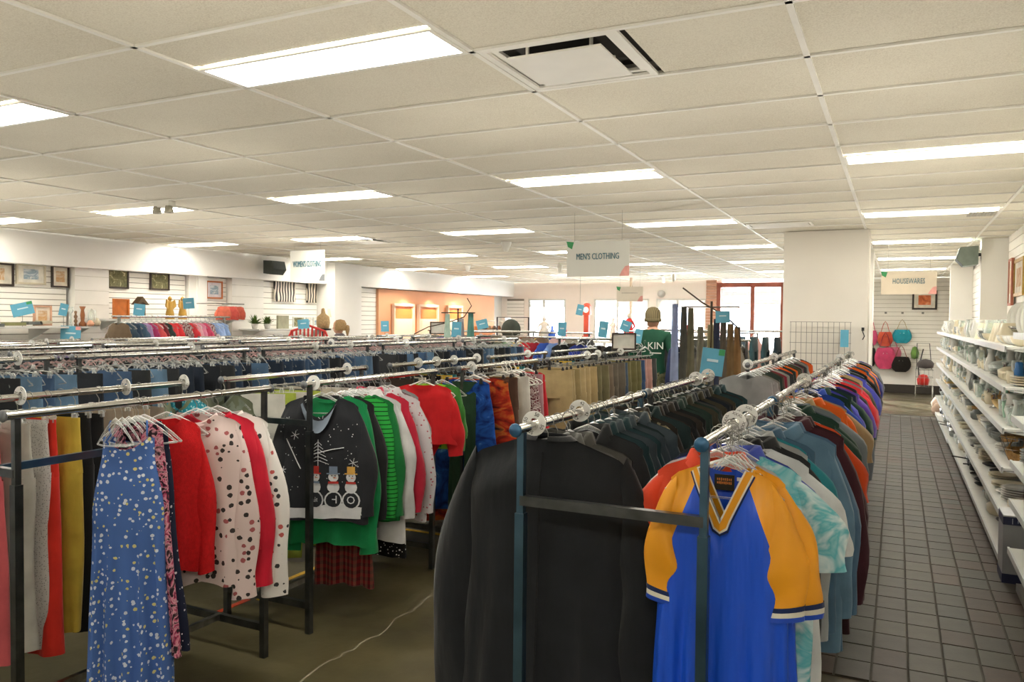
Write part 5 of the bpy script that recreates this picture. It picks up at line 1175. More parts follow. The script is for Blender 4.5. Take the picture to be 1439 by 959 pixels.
t = thing('sign_stand', 'thin floor stand holding the large blue card between the mens racks', 'stand', (-1.16, 5.6, 0)); MB().tube([(0, 0, -.009), (0, 0, 1.3)], .006, 6).build('pole', steel, t); MB().box((0, 0, 0), (.2, .14, .018)).build('base', gunmetal, t)
card('large blue card with a green corner standing between the mens racks', -1.16, 5.59, 1.37, .16, .19, .5, .12, green_ink, 1.25)
# ---- left wall shelf and goods
t = thing('wall_shelf', 'long white shelf on the left wall below the pictures', 'shelf', (-10.1, 5.7, 1.50))
MB().box((0, 0, -.012), (.5, 3.1, .024)).build('shelf', shelf_white, t)
for y in (-1.2, -.2, .9, 1.45): MB().prism([(-.22, -.02), (.22, -.02), (-.22, -.2)], y-.01, y+.01).build('bracket', shelf_white, t)
t = thing('wall_shelf', 'white shelf under the zebra print by the left pillar', 'shelf', (-10.1, 11.3, 1.44)); MB().box((0, 0, -.012), (.5, 2.0, .024)).build('shelf', shelf_white, t)
MB().box((-.1, 0, -.25), (.3, 1.9, .02)).build('lower_shelf', shelf_white, t)
for y in (-.9, .9): MB().prism([(-.22, -.02), (.22, -.02), (-.22, -.2)], y-.01, y+.01).build('bracket', shelf_white, t)
XP = XW-.03
sk = marble('sketch_print', [(.3, '#e4d8c2'), (.6, '#c99c6c'), (.75, '#dccbb0')], 9); bl = marble('seascape', [(.35, '#dfe3e4'), (.55, '#8aa0b0'), (.7, '#e8e6df')], 6); ol = marble('olive_engraving', [(.4, '#6f6e50'), (.6, '#8b8866'), (.68, '#d3cda6')], 12)
for (lb, y, z, w, h, fm_, pc_, mb) in (('dark framed tan print, leftmost on the left wall', 6.22, 2.17, .48, .3, darkf, sk, None), ('pale framed seascape, second picture on the left wall', 6.69, 2.19, .4, .27, crm, bl, C('#e6e2d6')), ('dark framed portrait print, third picture on the left wall', 7.1, 2.18, .25, .3, darkf, sk, C('#e6ddcc')), ('dark olive engraving left of its twin on the left wall', 8.0, 2.2, .36, .3, darkf, ol, ol), ('dark olive engraving right of its twin on the left wall', 8.74, 2.19, .36, .27, darkf, ol, ol)):
    frame('picture', lb, XP, y, z, w, h, 1, fm_, pc_, 'y', mb)
frame('picture', 'orange framed sketch above the childrens clothes', XP, 9.84, 2.1, .36, .3, 1, plain('orange_frame', '#b8672c', .5), bl, 'y', C('#ded8dc'))
zb = nmat('zebra_print'); m, nt, b = zb; v = coord(nt); wv = nt.nodes.new('ShaderNodeTexWave'); wv.bands_direction = 'Y'; wv.inputs['Scale'].default_value = 4; wv.inputs['Distortion'].default_value = 6; wv.inputs['Detail'].default_value = 1; wv.inputs['Detail Scale'].default_value = .8; L(nt, v, wv.inputs['Vector'])
L(nt, ramp(nt, wv.outputs['Fac'], [(0, '#2a2622'), (.5, '#e8ddcd')], True), b.inputs['Base Color']); zeb = m
tag(MB().box((XP+.03, 11.54, 2.13), (.03, .56, .38)).build('canvas', zeb), 'zebra stripe canvas on the slatwall left of the pillar', 'picture')
tag(MB().box((XP+.03, 12.3, 2.13), (.03, .28, .38)).build('canvas', zeb), 'second animal print canvas beside the zebra one, half hidden', 'picture')
def shelf_item(name, label, y, z, pr, mat, cat, x=-9.95, sx=1, sy=1): return tag(MB().lathe(pr, 12, sx=sx, sy=sy).build(name, mat, None, (x, y, z)), label, cat)
VZ = [(0, 0), (.035, 0), (.045, .05), (.02, .14), (.03, .2), (0, .2)]
shelf_item('candle_lantern', 'thin wire candle lantern on the left wall shelf', 6.93, 1.5, [(0, 0), (.04, 0), (.04, .01), (.012, .03), (.012, .17), (.035, .2), (.04, .26), (0, .26)], glass, 'lantern')
shelf_item('twisted_candlestick', 'twisted dark candlestick on the left wall shelf', 7.0, 1.5, [(0, 0), (.03, 0), (.012, .04), (.025, .07), (.012, .1), (.025, .13), (.012, .16), (.02, .2), (0, .21)], plain('bronze', '#8a6a50', .4, .5), 'candlestick')
shelf_item('wooden_candlestick', 'tall brown wooden candlestick on the left wall shelf', 7.1, 1.5, [(0, 0), (.05, 0), (.045, .04), (.022, .07), (.03, .15), (.02, .22), (.04, .27), (0, .27)], wood, 'candlestick')
shelf_item('glass_jar', 'tall clear glass jar right of the wooden candlestick', 7.2, 1.5, [(0, 0), (.05, 0), (.055, .1), (.05, .22), (0, .24)], glass, 'jar', -9.9)
shelf_item('shell_ornament', 'small peach ornament below the glass jar', 7.15, 1.5, [(0, 0), (.04, .01), (.05, .04), (.02, .08), (0, .085)], plain('peach_ornament', '#e2a98a', .5), 'ornament', -9.86)
shelf_item('shell_ornament', 'round cream ornament at the right end of the left shelf', 7.25, 1.5, [(0, 0), (.05, .01), (.06, .06), (.03, .11), (0, .12)], crm, 'ornament', -9.88)
frame('framed_print', 'peach picture frame standing on the left wall shelf', -9.98, 6.55, 1.64, .24, .26, 1, plain('peach_frame', '#d9a98c', .5), sk, 'y', C('#e6d9c8'), cat='picture frame')
for k, (y, w_) in enumerate(((5.9, .1), (6.15, .12), (6.38, .1), (6.52, .09))): tag(MB().box((0, 0, .02+.012*k), (.16, w_*1.8, .04)).build('flat_box', [gry, plain('olive_tin', '#8b8a5e', .5), gry, crm][k], None, (-9.92, y, 1.5)), 'flat %s box on the left wall shelf, %s from the left' % (['grey', 'olive', 'dark grey', 'cream'][k], ordinal(k) if k else 'first'), 'box')
# childrens clothes rack with goods above
t = thing('clothes_rack', 'tall rack of bright childrens clothes beside the left wall', 'clothes rack', (-8.9, 7.85, 0))
for y in (-1.0, .75): MB().bar((0, y, -.009), (0, y, 1.63), .03).build('post', steel, t)
MB().tube([(0, -1.1, 1.64), (0, .85, 1.64)], .015, 8).build('hanging_rail', chrome, t)
for y in (-1.0, .75): MB().bar((-.25, y, .01), (.25, y, .01), .03).build('foot_bar', steel, t)
kids = [('brown', '#6a5a48'), ('blue grey', '#3f5262'), ('dark denim', '#2f4258'), ('slate blue', '#465e74'), ('lilac', '#a58cb8'), ('magenta', '#a83b6a'), ('coral', '#d1565a'), ('dark red', '#7c2a35'), ('charcoal', '#34403c'), ('bright coral', '#e04a4e'), ('poppy red', '#dc3d44'), ('red print', None), ('rose print', None), ('scarlet', '#cf3a44'), ('pale pink', '#dba3b0'), ('candy pink', '#d98aa6'), ('raspberry', '#c44a6a'), ('pink check', None), ('baby blue', '#8fa9d6'), ('sky blue', '#9cb4de'), ('powder blue', '#86a0cc')]
for k, (cn, c) in enumerate(kids):
    y = 6.85+k*.082
    garment('childs_top', 'kid_far', k % 5, C(c) if c else pat_r, -8.9, y, 1.64, '%s childs top on the tall rack by the left wall, %s from the left' % (cn, ordinal(k) if k else 'first'), 'shirt', .5+rnd.uniform(-.2, .2))
    hanger('clear', -8.9, y, 1.64, 'clear hanger, %s from the left of the tall childrens rack' % (ordinal(k) if k else 'first'), .4, 'hangers on the childrens rack')
t = thing('wall_shelf', 'narrow high shelf behind the childrens clothes holding ornaments', 'shelf', (-10.15, 8.75, 1.60)); MB().box((0, 0, -.012), (.4, 2.6, .024)).build('shelf', shelf_white, t)
for s_ in (-1, 1): MB().prism([(-.18, -.02), (.18, -.02), (-.18, -.16)], s_*1.1-.01, s_*1.1+.01).build('bracket', shelf_white, t)
frame('framed_print', 'bright orange board leaning on the high shelf by the pilaster', -10.0, 7.72, 1.75, .26, .28, 1, plain('orange_board', '#d77a2c', .6), MATS['orange_board'], 'y', MATS['orange_board'])
t = thing('cuckoo_clock', 'small wooden cuckoo clock on the high shelf', 'clock', (-10.0, 8.05, 1.62)); t.rotation_euler = (0, 0, PI/2)
MB().box((0, 0, .11), (.12, .08, .2)).build('case', plain('dark_walnut', '#5e4a2f', .6, 0, .2), t); MB().prism([(-.11, .19), (0, .31), (.11, .19), (0, .225)], -.06, .06).build('roof', MATS['dark_walnut'], t)
MB().disc((0, -.042, .13), .04, 20).build('dial', cer, t); MB().bar((0, -.046, .13), (.0, -.046, .16), .005).bar((0, -.046, .13), (.018, -.046, .12), .005).build('hand', ink, t)
for k, y in enumerate((8.62, 8.86)):
    t = thing('angel_statue', 'gold angel statue on the high shelf, %s of two' % ['left', 'right'][k], 'statue', (-10.05, y, 1.6)); gs = plain('old_gold', '#b08a3c', .4, .3, .15)
    MB().lathe([(0, 0), (.07, 0), (.06, .1), (.035, .2), (.045, .25), (.02, .28), (.02, .29)], 12).build('robe', gs, t); MB().lathe([(0, .28), (.028, .295), (.03, .33), (0, .36)], 10).build('head', gs, t)
    for s_ in (-1, 1): MB().prism([(0, .12), (.09, .2), (.07, .3), (0, .26)], -.01, .01).build('wing', gs, t, (0, s_*.01, 0), s_*1.3)
for k in range(3): garment('childs_top', 'kid_far', k, C(['#d8705a', '#cf5a50', '#c9604f'][k]), -9.9, 9.55+.16*k, 1.86, 'coral childs top hung high against the slatwall, %s of three' % ['left', 'middle', 'right'][k], 'shirt', 1.2).scale = (.7, .7, .5)
t = thing('clothes_rail', 'short wall rail carrying the coral childrens tops', 'rail', (-9.9, 9.7, 1.86)); MB().tube([(0, -.3, 0), (0, .3, 0)], .01, 6).build('rail', steel, t)
for s_ in (-1, 1): MB().tube([(0, s_*.28, 0), (-.48, s_*.28, 0)], .008, 6).build('arm', steel, t)
def plant(label, x, y, z, n=40, s_=.12, seed=1):
    t = thing('potted_plant', label, 'plant', (x, y, z)); r = random.Random(seed)
    MB().lathe([(0, 0), (.04, 0), (.06, .09), (.055, .09), (0, .07)], 12).build('pot', cer, t); g = MB()
    for k in range(n):
        a, e, l = r.uniform(0, 6.28), r.uniform(.1, 1.3), r.uniform(.5, 1)*s_; d = Vector((math.cos(a)*math.cos(e), math.sin(a)*math.cos(e), math.sin(e))); p = Vector((0, 0, .08)); q = p+d*l; sd = d.cross(Vector((0, 0, 1))).normalized()*.022
        g.add([p, (p+q)/2+sd+Vector((0, 0, .01)), q, (p+q)/2-sd+Vector((0, 0, .01))], [(0, 1, 2, 3)])
    stuff(g.build('leaves', plain('leaf_green', '#5f7a3a', .6, 0, .25, 30), t))
plant('leafy potted plant on the shelf right of the childrens rack', -10.0, 10.35, 1.44, 60, .2, 4)
plant('second leafy plant beside the first on the shelf', -9.95, 10.6, 1.44, 60, .18, 5)
# goods on the shelf below the zebra print
tag(MB().box((0, 0, .12), (.04, .28, .24)).build('display_board', plain('taupe_panel', '#9a9880', .6), None, (-10.05, 11.1, 1.44)), 'taupe board standing on the shelf below the zebra canvas', 'board')
frame('framed_print', 'small framed photo standing beside the taupe board', -10.05, 11.5, 1.56, .3, .2, 1, cer, ol, 'y', ol)
tag(MB().lathe([(0, 0), (.05, 0), (.05, .01), (.012, .03), (.014, .22), (0, .22)], 12).lathe([(.1, .22), (.07, .38), (.068, .38), (.098, .22)], 16).build('table_lamp', crm, None, (-9.95, 12.2, 1.44)), 'table lamp with a pale shade at the right end of the shelf', 'lamp')
for k, y in enumerate((11.75, 11.95)): frame('framed_print', 'small white frame on the shelf left of the lamp, %s one' % ['left', 'right'][k], -10.02, y, 1.55, .14, .2, 1, cer, bl, 'y', C('#e8e4da'))
tag(MB().lathe([(0, 0), (.1, 0), (.12, .1), (.11, .2), (.04, .26), (.03, .34), (0, .36)], 14).build('basket_jar', plain('straw', '#c2a67a', .8, 0, .2, 40), None, (-9.0, 10.95, 1.46)), 'straw covered jar above the red chair back', 'jar')
# red slatted chair back
t = thing('rocking_chair', 'red high backed slatted chair seen above the racks', 'chair', (-8.75, 10.25, 0), .45)
rd = plain('red_paint', '#d13a34', .45)
for k in range(9):
    x = -.24+k*.06; MB().bar((x, 0, .45), (x*1.1, .05, 1.5-.35*abs(x)**1.3), .03, .012).build('slat', rd, t)
MB().tube([(-.33, .05, 1.3), (-.28, .05, 1.42), (0, .05, 1.52), (.28, .05, 1.42), (.33, .05, 1.3)], .02, 8).build('crest_rail', rd, t)
MB().box((0, -.22, .43), (.6, .5, .04)).build('seat', rd, t)
for sx in (-1, 1):
    for yy in (-.4, 0): MB().bar((sx*.26, yy, -.009), (sx*.25, yy, .42), .035).build('leg', rd, t)
# support so the straw jar rests on a stand
t = thing('plant_stand', 'dark stand holding the straw covered jar behind the chair', 'stand', (-9.0, 10.95, 0)); MB().lathe([(0, 1.43), (.14, 1.43), (.14, 1.46), (0, 1.46)], 14).build('top', drk, t); MB().tube([(0, 0, -.009), (0, 0, 1.44)], .02, 8).build('pole', drk, t); MB().lathe([(0, -.009), (.15, -.009), (.15, .01), (0, .02)], 14).build('base', drk, t)
# ---- tie / scarf stands with arching arms
def tie_stand(label, x, y, h, cols, arc, side=1):
    t = thing('tie_stand', label, 'display stand', (x, y, 0)); bz = plain('dark_bronze', '#4b4034', .4, .6)
    MB().tube([(0, 0, -.009), (0, 0, h)], .012, 8).build('pole', bz, t)
    for a in range(4): MB().tube([(0, 0, .08), (.25*math.cos(a*PI/2), .25*math.sin(a*PI/2), 0)], .01, 6).build('foot', bz, t)
    MB().tube([(-.28, 0, h-.06), (.28, 0, h-.06)], .008, 6).build('cross_arm', bz, t)
    MB().tube(arc, .008, 6).build('arched_arm', bz, t)
    for i, (dx, top, ln, w_, cn, c) in enumerate(cols):
        g = MB(); rows = []
        for u in np.linspace(0, 1, 8): rows.append([(dx+q*w_/2*(.6+.4*u), .02*math.sin(q*4+u*2)+.01, top-ln*u) for q in np.linspace(-1, 1, 5)])
        g.grid(rows); tag(g.build('necktie' if w_ < .1 else 'scarf', C(c), None, (x, y-.03, 0), .35), '%s %s hanging on the %s' % (cn, 'necktie' if w_ < .1 else 'scarf', label.split(' of ')[0]), 'tie' if w_ < .1 else 'scarf')
tie_stand('right stand of neckties beyond the coat rail', -1.72, 8.2, 1.86, [(-.36, 1.83, .8, .09, 'silver blue', '#8f9cc0'), (-.27, 1.8, .8, .09, 'dark grey', '#4f4f4a'), (-.2, 1.79, .82, .09, 'olive grey', '#6a6754'), (-.1, 1.6, .7, .09, 'grey print', '#7c7a6c'), (.06, 1.68, .7, .085, 'navy', '#3b4258'), (.13, 1.66, .7, .085, 'brown grey', '#625a50'), (.2, 1.63, .7, .09, 'bronze print', '#7a6446'), (.27, 1.6, .7, .09, 'tan print', '#8e6f4a'), (0, 1.62, .7, .085, 'khaki', '#8a8466')],
          [(-.3, 0, 2.0), (-.1, 0, 1.85), (.15, 0, 1.7), (.28, 0, 1.58), (.3, 0, 1.4)])
tie_stand('left stand of scarves in front of the fitting rooms', -5.72, 9.95, 1.80, [(-.14, 1.72, .5, .12, 'mint green', '#b9d2c6'), (.06, 1.66, .5, .13, 'grey sequin', '#aaa6aa'), (.2, 1.75, .55, .13, 'teal green', '#5f9189'), (-.03, 1.6, .4, .08, 'maroon', '#5a2a33')],
          [(-.75, 0, 1.42), (-.5, 0, 1.53), (-.2, 0, 1.59), (.1, 0, 1.68), (.22, 0, 1.84), (.15, 0, 1.95)])
# ---- mid and far racks behind the trousers
def far_rack(label, x, y, ln, z, items, rz=0):
    t = thing('clothes_rack', 'free standing '+label+' in the middle of the shop', 'clothes rack', (x, y, 0), rz)
    for s_ in (-1, 1): MB().bar((s_*(ln/2-.05), 0, -.009), (s_*(ln/2-.05), 0, z), .03).build('post', gunmetal, t); MB().bar((s_*(ln/2-.05), -.25, .01), (s_*(ln/2-.05), .25, .01), .03).build('foot_bar', gunmetal, t)
    MB().tube([(-ln/2, 0, z), (ln/2, 0, z)], .015, 8).build('hanging_rail', chrome, t)
    n = len(items); ca, sa = math.cos(rz), math.sin(rz)
    for i, (cn, c, kd) in enumerate(items):
        dx = -ln/2+.1+(ln-.2)*i/max(1, n-1); px_, py_ = x+dx*ca, y+dx*sa; m_ = C(c)
        lb = '%s %s on the %s, %s from its left' % (cn, {'pants': 'trousers', 'jeans': 'jeans'}.get(kd, 'top' if kd == 'kid' else kd), label.split(',')[0].replace('chrome ', ''), ordinal(i) if i else 'first')
        if kd in ('pants', 'jeans'): pants(kd if kd == 'jeans' else 'trousers', i % 6, m_, px_, py_, z, lb, rz+PI/2-.4, far=True)
        else: garment({'kid': 'childs_top', 'tee': 'tee_shirt'}.get(kd, kd), kd+'_far', i % 5, m_, px_, py_, z, lb, 'shirt' if kd != 'jacket' else 'jacket', rz+PI/2-.5+rnd.uniform(-.1, .1))
        hanger('clear', px_, py_, z, 'clear hanger, %s from the left of the %s' % (ordinal(i) if i else 'first', label), rz+PI/2-.5, 'hangers on the %s' % label.split(',')[0])
far_rack('window side denim rack', -2.55, 13.2, 2.6, 1.50, [(n_, c_, 'jeans') for n_, c_ in [('dark', '#26333d'), ('green black', '#2b3a3a'), ('charcoal', '#33393b'), ('dark slate', '#2f3f46'), ('grey', '#51534c'), ('olive grey', '#55564c'), ('steel blue', '#3d5566'), ('washed blue', '#5a7484'), ('mid blue', '#476579'), ('teal blue', '#35525a'), ('dark teal', '#2f4a50'), ('blue black', '#25353f'), ('dark blue', '#2b3d4b'), ('grey blue', '#455662')]], .25)
far_rack('bright shirt rack', -4.75, 10.4, 1.7, 1.40, [('black', '#22282a', 'tee'), ('charcoal', '#2d3230', 'tee'), ('olive', '#4a5038', 'tee'), ('green', '#5d8a52', 'tee'), ('gold', '#c2a04a', 'tee'), ('red', '#c8303a', 'tee'), ('crimson', '#b22c3c', 'tee'), ('royal blue', '#3a5fb8', 'tee'), ('sky blue', '#7f9fd8', 'tee'), ('white', '#d0d0cc', 'tee'), ('brown', '#4f3b33', 'tee'), ('black', '#232326', 'tee')], .15)
far_rack('dark jacket rack', -3.4, 10.1, 1.6, 1.40, [('black', '#202226', 'jacket'), ('indigo', '#2f3f94', 'jacket'), ('dark brown', '#39302b', 'jacket'), ('black', '#1d1f22', 'jacket'), ('charcoal', '#323538', 'jacket'), ('grey', '#56585a', 'jacket'), ('black', '#24262a', 'jacket')], .15)
far_rack('grey jacket rack', -2.1, 9.9, 1.0, 1.42, [('navy', '#2b3458', 'jacket'), ('stone grey', '#8a8880', 'jacket'), ('ash grey', '#9a978e', 'jacket'), ('dark grey', '#4a4a48', 'jacket'), ('taupe', '#857d70', 'jacket')], .3)
far_rack('fitting room rack', -7.3, 13.6, 2.2, 1.42, [('olive', '#4c5240', 'jacket'), ('violet', '#6a5aa8', 'jacket'), ('purple', '#8a4a9c', 'jacket'), ('black', '#26282a', 'jacket'), ('magenta', '#b0487a', 'jacket'), ('grey', '#75757a', 'jacket'), ('brick red', '#a84a3c', 'jacket'), ('rust', '#a0553c', 'jacket'), ('gold', '#c8a84a', 'jacket')], .2)
far_rack('chrome rack of pale tops', -5.6, 11.8, 2.4, 1.44, [('cream', '#c8bfb0', 'tee'), ('grey', '#8c8a88', 'tee'), ('rose', '#b07a80', 'tee'), ('beige', '#b5a58e', 'tee'), ('white', '#d5d2cc', 'tee'), ('taupe', '#8a7f70', 'tee'), ('brown', '#6a5848', 'tee'), ('pale pink', '#c9a9a8', 'tee'), ('stone', '#a09a8e', 'tee'), ('charcoal', '#3f4042', 'tee')], .2)
far_rack('rack before the shop window', -3.6, 15.2, 2.6, 1.44, [('cream', '#cfc6b4', 'tee'), ('rust', '#a86a4a', 'tee'), ('beige', '#bba98e', 'tee'), ('grey', '#8f8f8c', 'tee'), ('white', '#dad6cd', 'tee'), ('tan', '#a58a68', 'tee'), ('pink', '#c99a94', 'tee')], .1)
# framed notices standing on rails
for lb, x, y, z in (('dark framed notice standing on a rail left of the scarf stand', -6.25, 10.3, 1.51), ('dark framed notice standing on a rail by the shopper in green', -2.75, 8.5, 1.42)):
    t = frame('notice_frame', lb, x, y, z, .27, .19, -1, darkf, C('#d8d8d0'), 'x', C('#dfdcd4'), cat='notice'); t.rotation_euler = (0, 0, .4)
    MB().box((-.075, -.006, 0), (.035, .002, .12)).build('pink_band', C('#d98a8a'), t); MB().box((-.045, -.006, 0), (.018, .002, .12)).build('blue_band', C('#6aa0bc'), t)
# ---- window side tables with ornaments
t = thing('display_table', 'long white display table below the shop windows', 'table', (-6.6, 19.2, 0)); MB().box((0, 0, 1.1), (6.2, .8, .06)).build('table_top', shelf_white, t)
for sx in (-3, 0, 3):
    for sy in (-.35, .35): MB().bar((sx, sy, -.009), (sx, sy, 1.08), .06).build('leg', shelf_white, t)
z0 = 1.13
t = thing('longcase_clock', 'tall red longcase clock standing by the shop window', 'clock', (-7.1, 18.9, z0)); rc = plain('red_lacquer', '#c24a34', .4, 0, .1)
MB().box((0, 0, .06), (.2, .14, .12)).build('plinth', rc, t); MB().box((0, 0, .38), (.13, .1, .55)).build('trunk', rc, t); MB().box((0, 0, .77), (.2, .14, .24)).build('hood', rc, t); MB().lathe([(0, 0), (.1, 0), (.07, .05), (0, .07)], 12, (0, 0, .89)).build('crown', rc, t); MB().disc((0, -.075, .78), .075, 20).build('dial', cer, t)
def figure(label, x, y, h, mb, mh, cat='figurine', wid=.12, name='figurine'):
    t = thing(name, label, cat, (x, y, z0)); MB().lathe([(0, 0), (wid, 0), (wid*.9, h*.3), (wid*.5, h*.55), (wid*.75, h*.7), (wid*.3, h*.8)], 12, sy=.8).build('body', mb, t); MB().lathe([(0, h*.78), (wid*.35, h*.83), (wid*.4, h*.92), (0, h)], 12).build('head', mh, t)
    for s_ in (-1, 1): MB().tube([(s_*wid*.6, 0, h*.68), (s_*wid*1.05, -.03, h*.52), (s_*wid*.7, -.08, h*.42)], [wid*.2, wid*.16, wid*.12], 7).build('arm', mb, t)
whc = plain('plaster', '#dcd5ca', .6); redc2 = C('#c8342e')
figure('white plaster figure group on the window table', -8.3, 18.95, .6, whc, whc, wid=.17)
figure('red robed figure by the middle shop window', -6.0, 18.95, .72, redc2, C('#cfc4b4'), wid=.15)
figure('pale statue seen in the middle window', -6.5, 19.2, .6, whc, whc, wid=.1)
figure('red and white bird shaped ornament in the right window', -4.5, 18.95, .55, C('#b8443a'), C('#c9655a'), wid=.12)
figure('pale dressed doll near the right window', -4.0, 19.1, .5, C('#c9b79c'), C('#d6c6b2'), wid=.16)
figure('orange figure on the far left of the window table', -9.1, 18.95, .42, C('#d9763a'), C('#d9763a'), wid=.1)
figure('pink doll left of the longcase clock', -7.75, 18.95, .4, C('#d96a74'), C('#d9a07a'), wid=.09)
shelf_bt = tag(MB().lathe([(0, 0), (.09, 0), (.1, .14), (.05, .24), (.03, .28), (.03, .36), (0, .37)], 14).build('blue_bottle', plain('cobalt', '#2f5fc4', .2), None, (-8.05, 18.9, z0)), 'cobalt blue bottle on the window table', 'bottle')
t = thing('floor_mirror', 'round dark backed chair with a square frame behind it', 'chair', (-8.9, 18.2, 0)); 
MB().lathe([(0, -.02), (.26, -.02), (.28, 0), (.26, .02), (0, .02)], 20, (0, 0, 1.38), axis='y').build('round_back', C('#3d4540'), t); MB().tube([(-.45, .1, -.009), (-.45, .1, 1.7), (.45, .1, 1.7), (.45, .1, -.009)], .02, 6).build('square_frame', drk, t); MB().tube([(0, 0, -.009), (0, 0, 1.2)], .03, 8).build('pedestal', drk, t)
t = thing('shoe_rack', 'white rack of shoes below the slats at the far left window', 'shoe rack', (-10.0, 19.3, 0))
for z in (1.1, 1.35, 1.6): MB().box((0, 0, z), (.9, .35, .03)).build('shelf', shelf_white, t)
for s_ in (-1, 1): MB().box((s_*.46, 0, .85), (.03, .35, 1.72)).build('side_panel', shelf_white, t)
for r_ in range(2):
    for k in range(6):
        c = ['#5a4636', '#8a5a3a', '#2d2a28', '#a08468'][(k+r_) % 4]
        tag(MB().lathe([(0, 0), (.05, 0), (.05, .04), (.03, .1), (0, .11)], 10, sy=2.0).build('shoe', C(c), None, (-10.36+.145*k, 19.25, 1.115+.25*r_)), '%s shoe on the white shoe rack, %s shelf, %s from the left' % ({'#5a4636': 'brown', '#8a5a3a': 'tan', '#2d2a28': 'black', '#a08468': 'beige'}[c], ['lower', 'upper'][r_], ordinal(k) if k else 'first'), 'shoe')
slat_panel('p', 'x', -10.4, -9.85, 1.1, 2.25, YB, -1, .1, swb)
tag(MB().lathe([(0, -.02), (.1, -.02), (.1, .02), (0, .02)], 20, axis='y').build('wall_clock', cer, None, (-5.75, YB-.02, 2.38)), 'small round white clock on the wall above the windows', 'clock')
struct(MB().box((-6.1, 19.4, 1.37), (.05, .1, 2.74)).build('trim_6', plain('tan_post', '#c9b49c', .7)))
# ================================================================ PEOPLE
def skin_body(name, nodes, edges, mat, parent, root=0, sub=2):
    me = bpy.data.meshes.new(name); me.from_pydata([n[0] for n in nodes], edges, []); o = bpy.data.objects.new(name, me); COL.objects.link(o)
    sk_ = o.modifiers.new('skin', 'SKIN'); sk_.use_smooth_shade = True
    for i, n in enumerate(nodes):
        sv = me.skin_vertices[0].data[i]; sv.radius = n[1] if isinstance(n[1], tuple) else (n[1], n[1]); sv.use_root = i == root
    o.modifiers.new('sub', 'SUBSURF').levels = sub; o.modifiers['sub'].render_levels = sub
    dg = bpy.context.evaluated_depsgraph_get(); dg.update(); m2 = bpy.data.meshes.new_from_object(o.evaluated_get(dg)); bpy.data.objects.remove(o)
    for p in m2.polygons: p.use_smooth = True
    m2.materials.clear(); return inst(m2, name, mat, parent)
skinm = plain('skin', '#d6a78c', .55, 0, .05); grnj = plain('green_jacket', '#244f3d', .8, 0, .15, 8, .2, .3); camo = marble('camouflage', [(.35, '#4a4f38'), (.5, '#6f6f52'), (.62, '#8b8766'), (.7, '#3c4030')], 12, 1)
man = thing('person', 'person in a green jacket and ribbed beanie seen from behind', 'person', (-2.78, 9.75, 0), -.1); man.scale = (1.08, 1.05, 1.03)
N = [((0, 0, .98), (.15, .11)), ((0, .0, 1.12), (.15, .11)), ((0, .0, 1.3), (.185, .115)), ((0, .0, 1.42), (.15, .09)), ((0, .01, 1.5), (.058, .058)), ((0, .03, 1.56), (.055, .055)),
     ((-.18, 0, 1.42), (.068, .068)), ((-.25, 0, 1.2), (.056, .056)), ((-.27, .06, .98), (.045, .045)), ((-.25, .2, .93), (.033, .033)),
     ((.18, 0, 1.42), (.068, .068)), ((.26, -.01, 1.2), (.056, .056)), ((.29, .02, .96), (.045, .045)), ((.29, .06, .82), (.033, .033)),
     ((-.095, 0, .9), (.095, .1)), ((-.1, .0, .5), (.065, .07)), ((-.1, -.01, .1), (.045, .05)), ((.095, 0, .9), (.095, .1)), ((.1, .0, .5), (.065, .07)), ((.1, -.01, .1), (.045, .05)), ((-.1, .12, .035), (.045, .035)), ((.1, .12, .035), (.045, .035))]
Eg = [(0, 1), (1, 2), (2, 3), (3, 4), (4, 5), (3, 6), (6, 7), (7, 8), (8, 9), (3, 10), (10, 11), (11, 12), (12, 13), (0, 14), (14, 15), (15, 16), (0, 17), (17, 18), (18, 19), (16, 20), (19, 21)]
bodyo = skin_body('body', N, Eg, [grnj], man)
me = bodyo.data; me.materials.append(camo); me.materials.append(skinm); me.materials.append(drk)
for p in me.polygons:
    z = p.center.z; x = abs(p.center.x); p.material_index = 2 if z > 1.5 else (3 if z < .09 else (1 if z < .97 and x < .235 else 0))
def head(parent, x, y, z, hair=None, s_=1, facing=1):
    hd = []; 
    prof = [(0, -.115), (.045, -.11), (.065, -.08), (.074, -.03), (.078, .02), (.072, .07), (.05, .105), (0, .12)]
    g = MB().lathe([(r*s_, q*s_) for r, q in prof], 18, sy=1.18); o = g.build('head', skinm, parent, (x, y, z))
    f = facing
    MB().lathe([(0, .02), (.008, .01), (.014, -.02), (0, -.025)], 8).build('nose', skinm, o, (0, f*.092*s_, -.012))
    for q in (-1, 1):
        MB().lathe([(0, -.008), (.011, 0), (0, .008)], 8).build('eye', white_plastic, o, (q*.03*s_, f*.08*s_, .012)); MB().lathe([(0, -.03), (.014, -.012), (.016, .012), (0, .03)], 8, sx=.5).build('ear', skinm, o, (q*.078*s_, 0, 0))
    MB().box((0, f*.083*s_, -.05), (.04, .008, .008)).build('mouth', plain('lips', '#a8605a', .5), o)
    return o
hd = head(man, 0, .02, 1.635)
bn = stripes('ribbed_knit', '#6b6048', '#857a5c', 55, .5, 0)
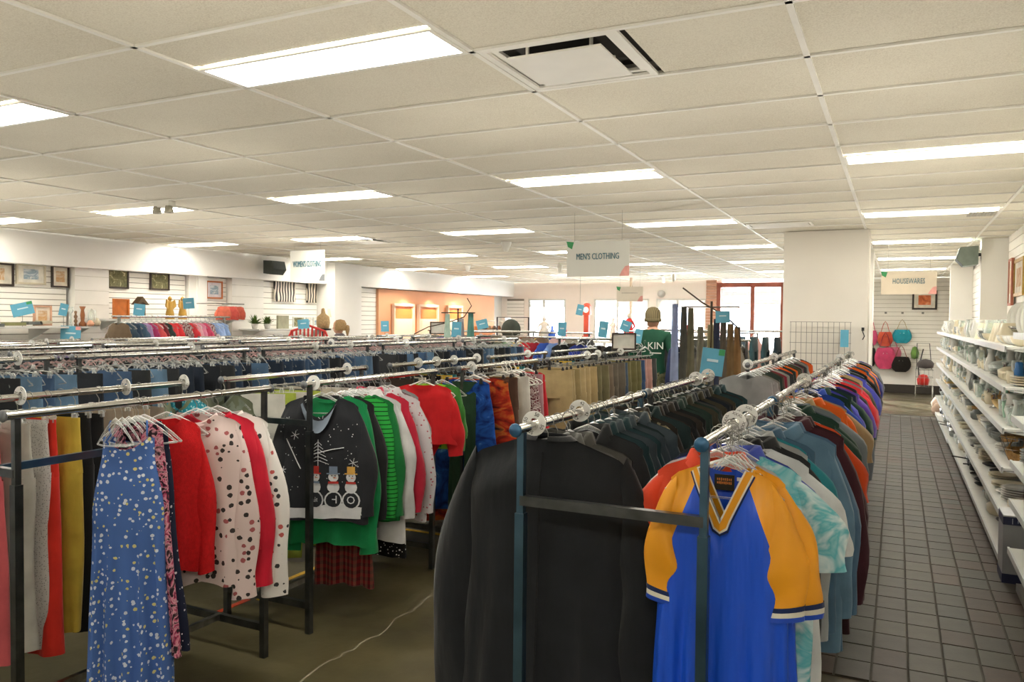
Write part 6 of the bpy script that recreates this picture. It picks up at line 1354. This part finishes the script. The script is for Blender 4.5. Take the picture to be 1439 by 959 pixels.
MB().lathe([(.088, -.035), (.092, -.01), (.093, .04), (.085, .09), (.06, .125), (.02, .14), (0, .141)], 20, sy=1.15).build('beanie', bn, man, (0, .01, 1.635)); MB().lathe([(.09, -.045), (.097, -.04), (.098, -.005), (.093, 0)], 20, sy=1.15).build('beanie_cuff', bn, man, (0, .01, 1.635))
def hand(parent, x, y, z, s_, ang=0):
    t_ = MB().lathe([(0, .02), (.028, .01), (.036, -.03), (.034, -.07), (0, -.085)], 10, sx=.5, sy=1).build('palm', skinm, parent, (x, y, z))
    for k, ln_ in enumerate((.062, .075, .08, .07)):
        yy = -.028+.018*k; MB().tube([(0, yy, -.07), (-s_*.006, yy, -.07-ln_*.5), (-s_*.02, yy, -.07-ln_)], [.0085, .008, .006], 7).build('finger', skinm, t_)
    MB().tube([(0, .03, -.01), (-s_*.01, .052, -.04), (-s_*.014, .056, -.07)], [.011, .009, .007], 7).build('thumb', skinm, t_)
hand(man, .29, .07, .80, 1); hand(man, -.25, .22, .91, -1)
text('back_print', 'KIN', .12, plain('pale_print2', '#d8ddd6', .7), man, (.09, -.128, 1.30), (PI/2, 0, 0), .001)
MB().box((.09, -.127, 1.215), (.14, .003, .012)).build('back_print_line', MATS['pale_print2'], man)
# fair haired shopper, only the head visible above the racks
wo = thing('person', 'fair haired person whose head shows above the racks by the pillar', 'person', (-8.05, 10.2, -.22), 1.9)
N2 = [(tuple(q*(.93 if i == 2 else .9) for i, q in enumerate(n[0])), tuple(r*.86 for r in n[1])) for n in N]
b2 = skin_body('body', N2, Eg, [C('#6e6a70')], wo); b2.data.materials.append(C('#2c3242')); b2.data.materials.append(skinm)
for p in b2.data.polygons: p.material_index = 2 if p.center.z > 1.4 else (1 if p.center.z < .9 else 0)
wo.location.z = 0
h2 = head(wo, 0, .02, 1.5, s_=.92)
hr = plain('fair_hair', '#a5865c', .7, 0, .2, 60)
MB().lathe([(.08, -.06), (.088, -.02), (.086, .05), (.06, .105), (0, .12)], 18, sy=1.15).build('hair', hr, wo, (0, -.012, 1.505)); MB().lathe([(0, .04), (.03, .02), (.035, -.04), (.012, -.14), (0, -.16)], 10).build('ponytail', hr, wo, (0, -.13, 1.5))
hand(wo, .26, .06, .74, 1); hand(wo, -.225, .2, .84, -1)
